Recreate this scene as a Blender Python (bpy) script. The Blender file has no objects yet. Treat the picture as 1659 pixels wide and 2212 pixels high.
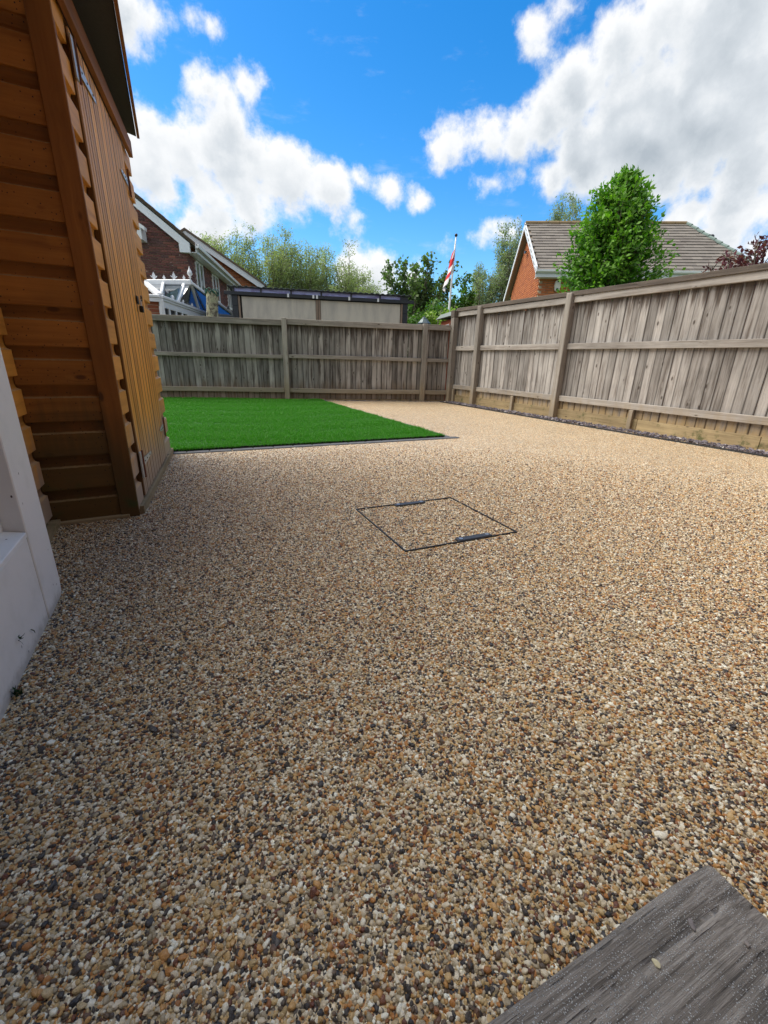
import bpy, bmesh, math, random
import numpy as np
from mathutils import Vector, Matrix

random.seed(7)
rs = np.random.RandomState(11)
S = bpy.context.scene
COL = S.collection
PI = math.pi
R = math.radians

# ------------------------------------------------------------------ camera
CAM = Vector((0.0, 0.0, 0.86))
yaw, pitch, roll = 0.4407, -0.3413, 0.028
fwd = Vector((math.sin(yaw)*math.cos(pitch), math.cos(yaw)*math.cos(pitch), math.sin(pitch)))
rgt = Vector((math.cos(yaw), -math.sin(yaw), 0))
upv = rgt.cross(fwd)
r2 = rgt*math.cos(roll) + upv*math.sin(roll)
u2 = -rgt*math.sin(roll) + upv*math.cos(roll)
cd = bpy.data.cameras.new('camera')
cam = bpy.data.objects.new('camera', cd)
COL.objects.link(cam)
m3 = Matrix((r2, u2, -fwd)).transposed()
cam.matrix_world = Matrix.Translation(CAM) @ m3.to_4x4()
cd.sensor_fit = 'HORIZONTAL'
cd.sensor_width = 36.0
cd.lens = 924.0/1659.0*36.0
cd.clip_start = 0.02
cd.clip_end = 3000
S.camera = cam

# ------------------------------------------------------------------ node helper
class NT:
    def __init__(s, tree):
        s.t = tree; s.n = tree.nodes; s.l = tree.links
    def new(s, typ, **kw):
        n = s.n.new(typ)
        for k, v in kw.items():
            setattr(n, k, v)
        return n
    def lk(s, a, b): s.l.new(a, b)
    def setin(s, sock, v):
        if isinstance(v, bpy.types.NodeSocket): s.lk(v, sock)
        else: sock.default_value = v
    def math(s, op, a, b=None, c=None, clamp=False):
        n = s.new('ShaderNodeMath', operation=op); n.use_clamp = clamp
        s.setin(n.inputs[0], a)
        if b is not None: s.setin(n.inputs[1], b)
        if c is not None: s.setin(n.inputs[2], c)
        return n.outputs[0]
    def vmath(s, op, a, b=None, scale=None):
        n = s.new('ShaderNodeVectorMath', operation=op)
        s.setin(n.inputs[0], a)
        if b is not None: s.setin(n.inputs[1], b)
        if scale is not None: s.setin(n.inputs['Scale'], scale)
        return n.outputs['Value'] if op in ('DOT_PRODUCT', 'DISTANCE', 'LENGTH') else n.outputs[0]
    def mix(s, f, a, b, mode='MIX'):
        n = s.new('ShaderNodeMix', data_type='RGBA', blend_type=mode)
        s.setin(n.inputs[0], f)
        for i, v in ((6, a), (7, b)):
            if isinstance(v, tuple) and len(v) == 3: v = (*v, 1)
            s.setin(n.inputs[i], v)
        return n.outputs[2]
    def noise(s, vec, scale, detail=3, rough=.5, dist=0.0, color=False):
        n = s.new('ShaderNodeTexNoise')
        if vec is not None: s.lk(vec, n.inputs['Vector'])
        n.inputs['Scale'].default_value = scale
        n.inputs['Detail'].default_value = detail
        n.inputs['Roughness'].default_value = rough
        n.inputs['Distortion'].default_value = dist
        return n.outputs['Color'] if color else n.outputs['Fac']
    def ramp(s, f, stops, interp='LINEAR'):
        n = s.new('ShaderNodeValToRGB')
        n.color_ramp.interpolation = interp
        e = n.color_ramp.elements
        while len(e) < len(stops): e.new(0.5)
        for i, (p, c) in enumerate(stops):
            e[i].position = p
            e[i].color = (*c, 1) if isinstance(c, tuple) else (c, c, c, 1)
        s.setin(n.inputs[0], f)
        return n.outputs[0]
    def sstep(s, x, a, b):
        n = s.new('ShaderNodeMapRange', interpolation_type='SMOOTHSTEP')
        s.setin(n.inputs[0], x)
        n.inputs[1].default_value = a; n.inputs[2].default_value = b
        return n.outputs[0]
    def mapping(s, vec, scale=(1, 1, 1), loc=(0, 0, 0)):
        n = s.new('ShaderNodeMapping')
        s.lk(vec, n.inputs[0])
        n.inputs['Location'].default_value = loc
        n.inputs['Scale'].default_value = scale
        return n.outputs[0]
    def bump(s, h, strength=.4, dist=.005):
        n = s.new('ShaderNodeBump')
        n.inputs['Strength'].default_value = strength
        n.inputs['Distance'].default_value = dist
        s.lk(h, n.inputs['Height'])
        return n.outputs[0]

# ------------------------------------------------------------------ world
SUN_AZ, SUN_EL = R(-48), R(57)
W = bpy.data.worlds.new('World'); S.world = W; W.use_nodes = True
wt = NT(W.node_tree); W.node_tree.nodes.clear()
CLOUDS = [(0.092,0.914,0.395,0.032),(0.162,0.899,0.407,0.027),(0.126,0.916,0.382,0.033),(-0.000,0.936,0.352,0.032),(-0.001,0.952,0.306,0.058),(0.057,0.946,0.320,0.056),(0.124,0.929,0.349,0.042),(0.176,0.929,0.326,0.044),(0.223,0.927,0.303,0.058),(0.296,0.907,0.298,0.047),(0.351,0.883,0.311,0.028),(0.396,0.868,0.298,0.027),(0.089,0.959,0.270,0.045),(0.159,0.952,0.261,0.039),(0.014,0.965,0.263,0.036),(-0.041,0.952,0.305,0.046),(-0.009,0.891,0.454,0.041),(0.026,0.890,0.455,0.025),(0.007,0.901,0.433,0.017),(0.072,0.885,0.460,0.012),(0.109,0.884,0.454,0.015),(0.100,0.970,0.223,0.038),(0.057,0.974,0.218,0.026),(0.149,0.963,0.225,0.021),(0.346,0.919,0.180,0.034),(0.407,0.895,0.172,0.026),(0.285,0.938,0.192,0.018),(0.04,0.945,0.325,0.05),(0.10,0.935,0.335,0.05),(0.14,0.94,0.30,0.05),(0.20,0.93,0.285,0.04),(0.452,0.878,0.160,0.036),(0.385,0.913,0.137,0.064),(0.574,0.652,0.496,0.015),(0.556,0.680,0.479,0.021),(0.557,0.692,0.459,0.016),(0.475,0.807,0.350,0.026),(0.495,0.788,0.367,0.033),(0.533,0.760,0.371,0.035),(0.575,0.732,0.366,0.047),(0.607,0.697,0.382,0.053),(0.624,0.663,0.414,0.050),(0.653,0.617,0.439,0.052),(0.687,0.570,0.451,0.060),(0.735,0.515,0.441,0.078),(0.769,0.521,0.371,0.097),(0.825,0.485,0.290,0.053),(0.723,0.593,0.355,0.094),(0.671,0.660,0.337,0.061),(0.642,0.706,0.300,0.034),(0.561,0.771,0.302,0.017),(0.590,0.744,0.313,0.017),(0.758,0.585,0.288,0.040),(0.789,0.539,0.295,0.038),(0.799,0.552,0.240,0.040),(0.829,0.505,0.239,0.042),(0.850,0.470,0.237,0.036),(0.839,0.507,0.199,0.039),(0.868,0.463,0.181,0.032),(0.545,0.809,0.222,0.012),(0.579,0.782,0.231,0.017),(0.605,0.760,0.236,0.013),(0.56,0.797,0.227,0.014),(0.592,0.771,0.233,0.015),(0.508,0.833,0.220,0.013),(0.321,0.914,0.247,0.010),(0.357,0.902,0.245,0.007),(0.453,0.845,0.286,0.016)]
g = bpy.data.node_groups.new('cloud_field', 'ShaderNodeTree')
g.interface.new_socket('Vector', in_out='INPUT', socket_type='NodeSocketVector')
g.interface.new_socket('Field', in_out='OUTPUT', socket_type='NodeSocketFloat')
gt = NT(g)
gi = gt.new('NodeGroupInput'); go = gt.new('NodeGroupOutput')
v0 = gi.outputs[0]
n1 = gt.noise(v0, 9, 2, .5, color=True)
n2 = gt.noise(v0, 30, 4, .6, color=True)
w1 = gt.vmath('SCALE', gt.vmath('SUBTRACT', n1, (.5, .5, .5)), scale=.060)
w2 = gt.vmath('SCALE', gt.vmath('SUBTRACT', n2, (.5, .5, .5)), scale=.035)
vv = gt.vmath('ADD', v0, gt.vmath('ADD', w1, w2))
cur = None
for (x, y, z, r) in CLOUDS:
    d = gt.vmath('DISTANCE', vv, (x, y, z))
    val = gt.math('SUBTRACT', r, d)
    cur = val if cur is None else gt.math('SMOOTH_MAX', cur, val, .020)
# beyond the frame the same kind of broken cumulus goes on
seen = gt.vmath('DISTANCE', v0, (0.40, 0.86, 0.30))
outside = gt.sstep(seen, .62, .80)
big = gt.noise(v0, 2.6, 3, .5)
gen = gt.math('MULTIPLY', gt.math('SUBTRACT', big, .43), .55)
gen = gt.math('ADD', gen, gt.math('MULTIPLY', gt.math('SUBTRACT', outside, 1.0), 1.0))
cur = gt.math('MAXIMUM', cur, gen)
fb = gt.noise(v0, 13, 7, .66)
cur = gt.math('ADD', cur, gt.math('MULTIPLY', gt.math('SUBTRACT', fb, .515), .085))
gt.lk(cur, go.inputs[0])

tc = wt.new('ShaderNodeTexCoord').outputs['Generated']
vec = wt.vmath('NORMALIZE', tc)
def field(v):
    n = wt.new('ShaderNodeGroup'); n.node_tree = g
    wt.lk(v, n.inputs[0]); return n.outputs[0]
f0 = field(vec)
f1 = field(wt.vmath('ADD', vec, (-.006, .0, .030)))
dens = wt.sstep(f0, -.012, .020)
wisp = wt.math('MULTIPLY', wt.sstep(wt.noise(wt.mapping(vec, (3, 3, 9)), 3, 6, .62), .56, .80), .22)
dens2 = wt.math('MAXIMUM', dens, wisp)
rel = wt.math('SUBTRACT', f0, f1)
lit = wt.math('ADD', .80, wt.math('MULTIPLY', rel, 7.0))
deep = wt.sstep(f0, .006, .055)
shade = wt.math('MULTIPLY', deep, wt.math('MULTIPLY_ADD', wt.noise(vec, 5, 3, .5), 1.6, -.34))
lit = wt.math('SUBTRACT', lit, shade)
lit = wt.math('ADD', lit, wt.math('MULTIPLY', wt.math('SUBTRACT', wt.noise(vec, 22, 3, .5), .5), .22))
lit = wt.math('MAXIMUM', wt.math('MINIMUM', lit, 1.0), .0)
ccol = wt.ramp(lit, [(0, (.46, .52, .58)), (.45, (.70, .75, .80)), (.8, (.95, .97, .99)), (1, (1.05, 1.04, 1.03))])
CLOUD_GAIN = 4.45
ccol = wt.vmath('SCALE', ccol, scale=CLOUD_GAIN)
sky = wt.new('ShaderNodeTexSky', sky_type='NISHITA')
sky.sun_disc = False
sky.sun_elevation = SUN_EL
sky.sun_rotation = SUN_AZ
sky.altitude = 50; sky.air_density = 1.0; sky.dust_density = .4; sky.ozone_density = 3.0
hs = wt.new('ShaderNodeHueSaturation')
hs.inputs['Saturation'].default_value = 1.42
hs.inputs['Value'].default_value = .93
wt.lk(sky.outputs[0], hs.inputs['Color'])
skyc = wt.mix(dens2, hs.outputs[0], ccol)
bg = wt.new('ShaderNodeBackground')
wt.lk(skyc, bg.inputs['Color']); bg.inputs['Strength'].default_value = .115
out = wt.new('ShaderNodeOutputWorld'); wt.lk(bg.outputs[0], out.inputs[0])
W.cycles.sampling_method = 'MANUAL'; W.cycles.sample_map_resolution = 512

sd = bpy.data.lights.new('sun', 'SUN'); sun = bpy.data.objects.new('sun', sd); COL.objects.link(sun)
sd.energy = 2.8; sd.angle = R(60); sd.color = (1.0, .92, .79)
sdir = Vector((math.sin(SUN_AZ)*math.cos(SUN_EL), math.cos(SUN_AZ)*math.cos(SUN_EL), math.sin(SUN_EL)))
sun.rotation_euler = (-sdir).to_track_quat('-Z', 'Y').to_euler()
sun.location = (0, 20, 40)
S.view_settings.view_transform = 'Standard'; S.view_settings.look = 'None'
S.view_settings.gamma = 1.0; S.view_settings.use_curve_mapping = False
S.view_settings.exposure = 1.0
S.cycles.max_bounces = 4; S.cycles.diffuse_bounces = 2; S.cycles.glossy_bounces = 2
S.cycles.transparent_max_bounces = 12

# ------------------------------------------------------------------ object helpers
def link(o, parent=None):
    COL.objects.link(o)
    if parent is not None: o.parent = parent
    return o
def mesh(name, V, F, mat=None, smooth=False):
    me = bpy.data.meshes.new(name)
    me.from_pydata([tuple(v) for v in V], [], F)
    if mat: me.materials.append(mat)
    if smooth: me.polygons.foreach_set('use_smooth', [True]*len(me.polygons))
    me.update()
    return me
def obj(name, me, parent=None, loc=(0, 0, 0), rot=(0, 0, 0)):
    o = bpy.data.objects.new(name, me)
    o.location = loc; o.rotation_euler = rot
    return link(o, parent)
def tag(o, label=None, cat=None, group=None, kind=None):
    if label: o['label'] = label
    if cat: o['category'] = cat
    if group: o['group'] = group
    if kind: o['kind'] = kind
    return o
def thing(name, label, cat, loc=(0, 0, 0), rz=0, group=None):
    o = bpy.data.objects.new(name, None); o.location = loc; o.rotation_euler = (0, 0, rz)
    o.empty_display_size = .1
    link(o); return tag(o, label, cat, group)
class MB:
    """collects simple solids"""
    def __init__(s): s.V = []; s.F = []
    def add(s, V, F):
        b = len(s.V); s.V += [tuple(v) for v in V]; s.F += [tuple(b+i for i in f) for f in F]; return s
    def box(s, x0, x1, y0, y1, z0, z1):
        return s.add([(x0,y0,z0),(x1,y0,z0),(x1,y1,z0),(x0,y1,z0),(x0,y0,z1),(x1,y0,z1),(x1,y1,z1),(x0,y1,z1)],
            [(0,3,2,1),(4,5,6,7),(0,1,5,4),(1,2,6,5),(2,3,7,6),(3,0,4,7)])
    def prism(s, P, a, b, axis='x'):
        """closed 2D outline P extruded from a to b along axis"""
        n = len(P)
        f = {'x': lambda p, t: (t, p[0], p[1]), 'y': lambda p, t: (p[0], t, p[1]), 'z': lambda p, t: (p[0], p[1], t)}[axis]
        V = [f(p, a) for p in P] + [f(p, b) for p in P]
        F = [tuple(range(n))[::-1], tuple(range(n, 2*n))] + [(i, (i+1) % n, n+(i+1) % n, n+i) for i in range(n)]
        return s.add(V, F)
    def bar(s, a, b, w, h, up=(0, 0, 1)):
        """box beam from a to b, w across, h along up"""
        a = Vector(a); b = Vector(b); d = (b-a).normalized(); u = Vector(up)
        sd_ = d.cross(u)
        if sd_.length < 1e-4: sd_ = d.cross(Vector((1, 0, 0)))
        sd_.normalize(); u = sd_.cross(d).normalized()
        V = [p + sd_*i*w/2 + u*j*h/2 for p in (a, b) for i, j in ((-1,-1),(1,-1),(1,1),(-1,1))]
        return s.add(V, [(0,3,2,1),(4,5,6,7),(0,1,5,4),(1,2,6,5),(2,3,7,6),(3,0,4,7)])
    def tube(s, pts, rad, n=6, cap=True):
        pts = [Vector(p) for p in pts]
        if not hasattr(rad, '__len__'): rad = [rad]*len(pts)
        V = []; F = []
        ref = Vector((.31, .17, .93))
        for i, p in enumerate(pts):
            t = (pts[min(i+1, len(pts)-1)] - pts[max(i-1, 0)]).normalized()
            a = t.cross(ref).normalized() if abs(t.dot(ref)) < .98 else t.cross(Vector((1, 0, 0))).normalized()
            b = t.cross(a)
            for k in range(n):
                an = 2*PI*k/n
                V.append(p + (a*math.cos(an) + b*math.sin(an))*rad[i])
        for i in range(len(pts)-1):
            for k in range(n):
                F.append((i*n+k, i*n+(k+1) % n, (i+1)*n+(k+1) % n, (i+1)*n+k))
        if cap: F += [tuple(range(n))[::-1], tuple(range((len(pts)-1)*n, len(pts)*n))]
        return s.add(V, F)
    def lathe(s, prof, n=12, c=(0, 0, 0)):
        V = []; F = []
        for r, z in prof:
            for k in range(n):
                V.append((c[0]+r*math.cos(2*PI*k/n), c[1]+r*math.sin(2*PI*k/n), c[2]+z))
        for i in range(len(prof)-1):
            for k in range(n): F.append((i*n+k, i*n+(k+1) % n, (i+1)*n+(k+1) % n, (i+1)*n+k))
        F += [tuple(range(n))[::-1], tuple(range((len(prof)-1)*n, len(prof)*n))]
        return s.add(V, F)
    def mesh(s, name, mat, smooth=False, bevel=0, seg=1):
        me = mesh(name, s.V, s.F, mat, smooth)
        if bevel:
            bm = bmesh.new(); bm.from_mesh(me)
            es = [e for e in bm.edges if e.is_manifold and e.calc_face_angle(0) > .5]
            bmesh.ops.bevel(bm, geom=es, offset=bevel, segments=seg, affect='EDGES', clamp_overlap=True)
            bm.to_mesh(me); bm.free()
        return me
    def obj(s, name, mat, parent=None, loc=(0, 0, 0), rot=(0, 0, 0), smooth=False, bevel=0, seg=1):
        return obj(name, s.mesh(name, mat, smooth, bevel, seg), parent, loc, rot)
def box_obj(name, mat, x0, x1, y0, y1, z0, z1, parent=None, bevel=0, loc=(0,0,0), rot=(0,0,0)):
    """box whose own origin sits in its middle (so its texture is its own)"""
    c = Vector(((x0+x1)/2, (y0+y1)/2, (z0+z1)/2))
    m_ = MB().box(x0-c.x, x1-c.x, y0-c.y, y1-c.y, z0-c.z, z1-c.z)
    return m_.obj(name, mat, parent, tuple(c), rot, bevel=bevel)
def pieces(name, me, mats, parent, limit=300, near=None, stuff_mat=None):
    """alike pieces: the `limit` nearest as objects sharing one mesh, the rest joined as one part"""
    pm = Matrix.Translation(parent.location) @ parent.rotation_euler.to_matrix().to_4x4() if parent is not None else Matrix()
    near = near or CAM
    mats = sorted(mats, key=lambda m: ((pm @ m).translation - near).length)
    for m in mats[:limit]:
        o = bpy.data.objects.new(name, me); o.matrix_basis = m; link(o, parent)
    rest = mats[limit:]
    if rest:
        co = np.array([v.co[:] for v in me.vertices]); fs = [tuple(p.vertices) for p in me.polygons]
        V = []; F = []; tone = []
        for m in rest:
            M = np.array(m); b = len(V)
            V += (co @ M[:3, :3].T + M[:3, 3]).tolist()
            F += [tuple(b+i for i in f) for f in fs]; tone += [random.random()]*len(fs)
        mm = mesh(name+'_field', V, F, stuff_mat or me.materials[0])
        a = mm.attributes.new('tone', 'FLOAT', 'FACE'); a.data.foreach_set('value', tone)
        o = obj(name+'_field', mm, parent); o['kind'] = 'stuff'
def TRS(loc, rz=0, rx=0, ry=0, sc=(1, 1, 1)):
    return Matrix.Translation(loc) @ Matrix.Rotation(rz, 4, 'Z') @ Matrix.Rotation(ry, 4, 'Y') @ Matrix.Rotation(rx, 4, 'X') @ Matrix.Diagonal((*sc, 1))

# ------------------------------------------------------------------ materials
def new_mat(name):
    m = bpy.data.materials.new(name); m.use_nodes = True
    t = NT(m.node_tree); p = m.node_tree.nodes['Principled BSDF']
    return m, t, p
def plain(name, col, rough=.6, metal=0, spec=.5, vary=.08, scale=8, bump=0, coat=0):
    m, t, p = new_mat(name)
    g_ = t.new('ShaderNodeTexCoord').outputs['Object']
    n = t.noise(g_, scale, 5, .6)
    c = t.mix(n, tuple(x*(1-vary) for x in col), tuple(min(1, x*(1+vary)) for x in col))
    t.lk(c, p.inputs['Base Color'])
    p.inputs['Roughness'].default_value = rough; p.inputs['Metallic'].default_value = metal
    p.inputs['Specular IOR Level'].default_value = spec
    if coat: p.inputs['Coat Weight'].default_value = coat
    if bump: t.lk(t.bump(t.noise(g_, scale*8, 4), bump, .004), p.inputs['Normal'])
    return m
def rand_offset(t, amount=37.0):
    oi = t.new('ShaderNodeObjectInfo')
    return oi.outputs['Random'], t.vmath('ADD', t.new('ShaderNodeTexCoord').outputs['Object'],
        t.vmath('SCALE', (1.0, .73, 1.31), scale=t.math('MULTIPLY', oi.outputs['Random'], amount)))
def wood(name, light, dark, grain_axis='z', fine=60, knots=True, low=None, low_z=.35, low_amt=.7,
         top=None, top_z=1.5, rough=.8, vary=.35, green=0, bumpk=.5, knot_col=(.05, .035, .025), specks=False, fade=None, edge=0, contrast=0, ledge=None):
    m, t, p = new_mat(name)
    rnd, co = rand_offset(t)
    ax = {'x': (.045, 1, 1), 'y': (1, .045, 1), 'z': (1, 1, .045)}[grain_axis]
    ax2 = {'x': (.45, 1, 1), 'y': (1, .45, 1), 'z': (1, 1, .45)}[grain_axis]
    # knots bend the grain
    kn = t.new('ShaderNodeTexVoronoi', feature='F1'); kn.inputs['Scale'].default_value = 8.5
    t.lk(t.mapping(co, ax2), kn.inputs['Vector'])
    kd = kn.outputs['Distance']
    kmask = t.sstep(kd, .13, .06)
    swirl = t.math('MULTIPLY', t.sstep(kd, .34, .05), .012)
    co2 = t.vmath('ADD', co, t.vmath('SCALE', (1, 1, 1), scale=swirl))
    g1 = t.noise(t.mapping(co2, ax), fine, 5, .65, .2)
    g2 = t.noise(t.mapping(co2, ax), fine*.23, 4, .6, .5)
    g3 = t.noise(co, 3.0, 4, .6)
    f = t.math('ADD', t.math('MULTIPLY', g1, .5), t.math('MULTIPLY', g2, .5))
    if contrast: f = t.math('ADD', f, t.math('MULTIPLY', t.math('SUBTRACT', t.noise(t.mapping(co2, (1, 1, .12)), 16, 3, .5), .5), contrast))
    c = t.ramp(f, [(.33, dark), (.47, tuple((a*.6+b*.4) for a, b in zip(light, dark))), (.62, light)])
    tone = t.math('MULTIPLY_ADD', rnd, vary, 1-vary/2)
    tone = t.math('MULTIPLY', tone, t.math('MULTIPLY_ADD', g3, .7, .65))
    c = t.vmath('SCALE', c, scale=tone)
    pos = t.new('ShaderNodeNewGeometry').outputs['Position']
    sep = t.new('ShaderNodeSeparateXYZ'); t.lk(pos, sep.inputs[0]); z = sep.outputs['Z']
    if knots:
        keep = t.math('GREATER_THAN', t.new('ShaderNodeTexWhiteNoise').outputs[0], 2) if False else None
        c = t.mix(t.math('MULTIPLY', kmask, .8), c, knot_col)
    streak = t.noise(t.mapping(pos, (9, 9, .5)), 1.0, 4, .7)
    if low:
        h = t.math('ADD', z, t.math('MULTIPLY', t.math('SUBTRACT', streak, .5), low_z*1.2))
        c = t.mix(t.math('MULTIPLY', t.sstep(h, low_z, low_z*.35), low_amt), c, low)
    if top:   # rain stains that run down from under the capping
        s2 = t.noise(t.mapping(pos, (14, 14, .7)), 1.0, 4, .7)
        h = t.math('ADD', z, t.math('MULTIPLY', t.math('SUBTRACT', s2, .53), 1.1))
        a = t.math('MULTIPLY', t.sstep(h, top_z-.05, top_z+.12), .8)
        c = t.mix(a, c, top)
    if green:
        gm = t.math('MULTIPLY', t.sstep(t.noise(pos, 7, 5, .7), .52, .70), t.sstep(z, .42, .05))
        c = t.mix(t.math('MULTIPLY', gm, green), c, (.06, .085, .025))
    if fade:  # stain weathered off towards the foot
        h = t.math('ADD', z, t.math('MULTIPLY', t.math('SUBTRACT', t.noise(t.mapping(pos, (22, 22, 1.2)), 1, 4, .7), .5), .9))
        c = t.mix(t.math('MULTIPLY', t.sstep(h, .58, .14), .9), c, fade)
    if ledge:   # lit ledge of each shiplap board painted pale, shade painted in the scoop above
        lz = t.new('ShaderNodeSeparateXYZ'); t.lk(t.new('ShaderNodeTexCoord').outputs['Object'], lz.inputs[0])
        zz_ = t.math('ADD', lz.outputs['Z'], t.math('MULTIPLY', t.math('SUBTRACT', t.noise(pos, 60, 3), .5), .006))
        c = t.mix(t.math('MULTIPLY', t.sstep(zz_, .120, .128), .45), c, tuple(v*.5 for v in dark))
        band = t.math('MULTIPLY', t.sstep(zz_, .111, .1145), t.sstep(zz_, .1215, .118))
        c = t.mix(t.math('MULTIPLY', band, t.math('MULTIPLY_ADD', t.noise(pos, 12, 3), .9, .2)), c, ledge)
    if edge:   # shade of the joints painted along the long edges of a board
        ge = t.new('ShaderNodeSeparateXYZ'); t.lk(t.new('ShaderNodeTexCoord').outputs['Generated'], ge.inputs[0])
        ex = t.math('ABSOLUTE', t.math('SUBTRACT', ge.outputs['X'], .5))
        ex = t.math('ADD', ex, t.math('MULTIPLY', t.math('SUBTRACT', g2, .5), .25))
        c = t.mix(t.math('MULTIPLY', t.sstep(ex, .36, .50), edge), c, tuple(v*.22 for v in dark))
    if specks:
        vo = t.new('ShaderNodeTexVoronoi', feature='F1'); vo.inputs['Scale'].default_value = 42
        t.lk(pos, vo.inputs['Vector'])
        c = t.mix(t.sstep(vo.outputs['Distance'], .13, .08), c, (.02, .015, .01))
    t.lk(c, p.inputs['Base Color'])
    p.inputs['Roughness'].default_value = rough
    p.inputs['Specular IOR Level'].default_value = .3
    hh = t.math('ADD', g1, t.math('MULTIPLY', kmask, .4))
    t.lk(t.bump(hh, bumpk, .003), p.inputs['Normal'])
    return m
GREY_L, GREY_D = (.36, .315, .275), (.115, .092, .075)
M = {}
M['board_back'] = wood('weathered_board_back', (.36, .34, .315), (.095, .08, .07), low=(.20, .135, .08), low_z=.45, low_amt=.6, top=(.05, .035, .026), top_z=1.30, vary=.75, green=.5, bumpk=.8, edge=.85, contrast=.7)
M['board_right'] = wood('weathered_board_right', (.43, .405, .38), (.14, .118, .102), low=(.46, .33, .17), low_z=.36, low_amt=.95, top=(.075, .05, .035), top_z=1.60, vary=.55, green=.3, bumpk=.8, edge=.65, contrast=.55)
M['rail'] = wood('weathered_rail', (.43, .40, .365), (.19, .16, .135), grain_axis='x', low=(.36, .27, .15), low_z=.45, low_amt=.5, vary=.25)
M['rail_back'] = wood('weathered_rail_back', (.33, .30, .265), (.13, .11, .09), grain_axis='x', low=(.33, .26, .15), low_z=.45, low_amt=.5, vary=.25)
M['post'] = wood('weathered_post', (.37, .34, .30), (.15, .125, .105), low=(.34, .25, .13), low_z=.5, low_amt=.5, vary=.25, fine=45)
M['gravel_board'] = wood('tan_gravel_board', (.44, .34, .19), (.20, .145, .075), grain_axis='x', green=.8, vary=.3)
M['cap'] = wood('dark_capping', (.17, .14, .115), (.06, .048, .04), grain_axis='x', vary=.2, knots=False)
M['shed_front'] = wood('stained_shiplap_shaded', (.44, .18, .034), (.22, .082, .014), grain_axis='x', fine=40, low=(.085, .065, .022), low_z=.75, low_amt=.8, rough=.6, vary=.22, knot_col=(.07, .02, .006), green=.6, bumpk=.3, specks=True, ledge=(.42, .30, .15))  # same stain as the side walls, darkened to paint in the front's shade
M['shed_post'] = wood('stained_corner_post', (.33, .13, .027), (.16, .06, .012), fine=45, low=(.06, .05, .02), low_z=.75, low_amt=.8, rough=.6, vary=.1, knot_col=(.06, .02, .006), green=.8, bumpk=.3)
M['shed_side'] = wood('stained_shiplap_lit', (.76, .36, .07), (.48, .20, .034), grain_axis='x', fine=40, fade=(.40, .33, .27), rough=.55, vary=.2, knot_col=(.12, .04, .01), bumpk=.3, ledge=(.66, .45, .25))  # same stain as the front, lightened to paint in the sky's light
M['shed_door'] = wood('stained_door_board', (.78, .38, .07), (.50, .215, .035), fine=40, fade=(.38, .31, .25), rough=.5, vary=.3, knots=False, bumpk=.4, edge=.95, contrast=.5)
M['shed_fascia'] = wood('stained_fascia', (.30, .12, .04), (.14, .055, .02), grain_axis='x', fine=40, rough=.7, vary=.1)
M['plinth'] = wood('pale_bearer', (.38, .30, .18), (.2, .15, .08), grain_axis='x', green=.4, vary=.2)
M['sleeper'] = None
M['white'] = None
M['upvc'] = plain('white_plastic_trim', (.80, .82, .84), .35, vary=.05, scale=3)
M['barge'] = plain('white_painted_barge_board', (.74, .78, .82), .5, vary=.1, scale=2)
M['mortar'] = plain('mortar', (.50, .42, .30), .95, vary=.15, scale=20)
M['zinc'] = plain('galvanised_steel', (.55, .56, .57), .45, .7, vary=.25, scale=40)
M['rust'] = plain('rusted_pin', (.18, .07, .035), .8, .2, vary=.4, scale=60)
M['dark_iron'] = plain('dark_iron_hasp', (.035, .028, .024), .5, .7, vary=.3, scale=60)
M['charcoal'] = plain('charcoal_trim', (.028, .033, .042), .5, vary=.2, scale=10)
M['felt'] = plain('roof_felt', (.05, .042, .036), .9, vary=.3, scale=60, bump=.3)
M['edge_block'] = plain('grey_edging_block', (.085, .092, .105), .85, vary=.3, scale=30, bump=.3)
M['black_line'] = plain('dark_alloy_frame', (.05, .055, .06), .45, .6, vary=.3, scale=60)
M['alloy'] = plain('bright_alloy_ring', (.6, .62, .64), .3, .9)
M['earth'] = plain('bare_earth', (.09, .07, .045), 1, vary=.4, scale=1.5)
M['field'] = plain('distant_ground', (.07, .10, .035), 1, vary=.4, scale=.3)
M['soffit'] = plain('tan_soffit', (.30, .24, .18), .8, vary=.1)
M['flagpole'] = plain('white_pole', (.7, .72, .74), .4)
M['bark'] = wood('grey_bark', (.20, .18, .14), (.07, .055, .04), fine=30, knots=False, vary=.2)
M['red_brown'] = wood('red_brown_paint', (.30, .07, .03), (.13, .03, .015), rough=.6, vary=.1)

def mat_brick(name, stops, z_pale=None):
    m, t, p = new_mat(name)
    oi = t.new('ShaderNodeObjectInfo').outputs['Random']
    a = t.new('ShaderNodeAttribute'); a.attribute_name = 'tone'
    f = t.math('FRACT', t.math('ADD', oi, a.outputs['Fac']))
    f = t.math('FRACT', t.math('MULTIPLY', f, 7.31))
    pos = t.new('ShaderNodeNewGeometry').outputs['Position']
    c = t.ramp(f, stops)
    n = t.noise(pos, 35, 5, .7)
    c = t.vmath('SCALE', c, scale=t.math('MULTIPLY_ADD', n, .7, .65))
    if z_pale:
        v = t.new('ShaderNodeTexVoronoi', feature='F1'); v.inputs['Scale'].default_value = 5.5; t.lk(pos, v.inputs['Vector'])
        c = t.mix(t.math('MULTIPLY', t.sstep(v.outputs['Distance'], .10, .07), .8), c, (.6, .56, .52))
    t.lk(c, p.inputs['Base Color']); p.inputs['Roughness'].default_value = .85
    t.lk(t.bump(n, .4, .004), p.inputs['Normal'])
    return m
M['brick_dark'] = mat_brick('dark_red_brick', [(0, (.07, .035, .035)), (.3, (.14, .05, .045)), (.6, (.20, .075, .06)), (.85, (.10, .05, .05)), (1, (.26, .09, .06))], True)
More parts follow.
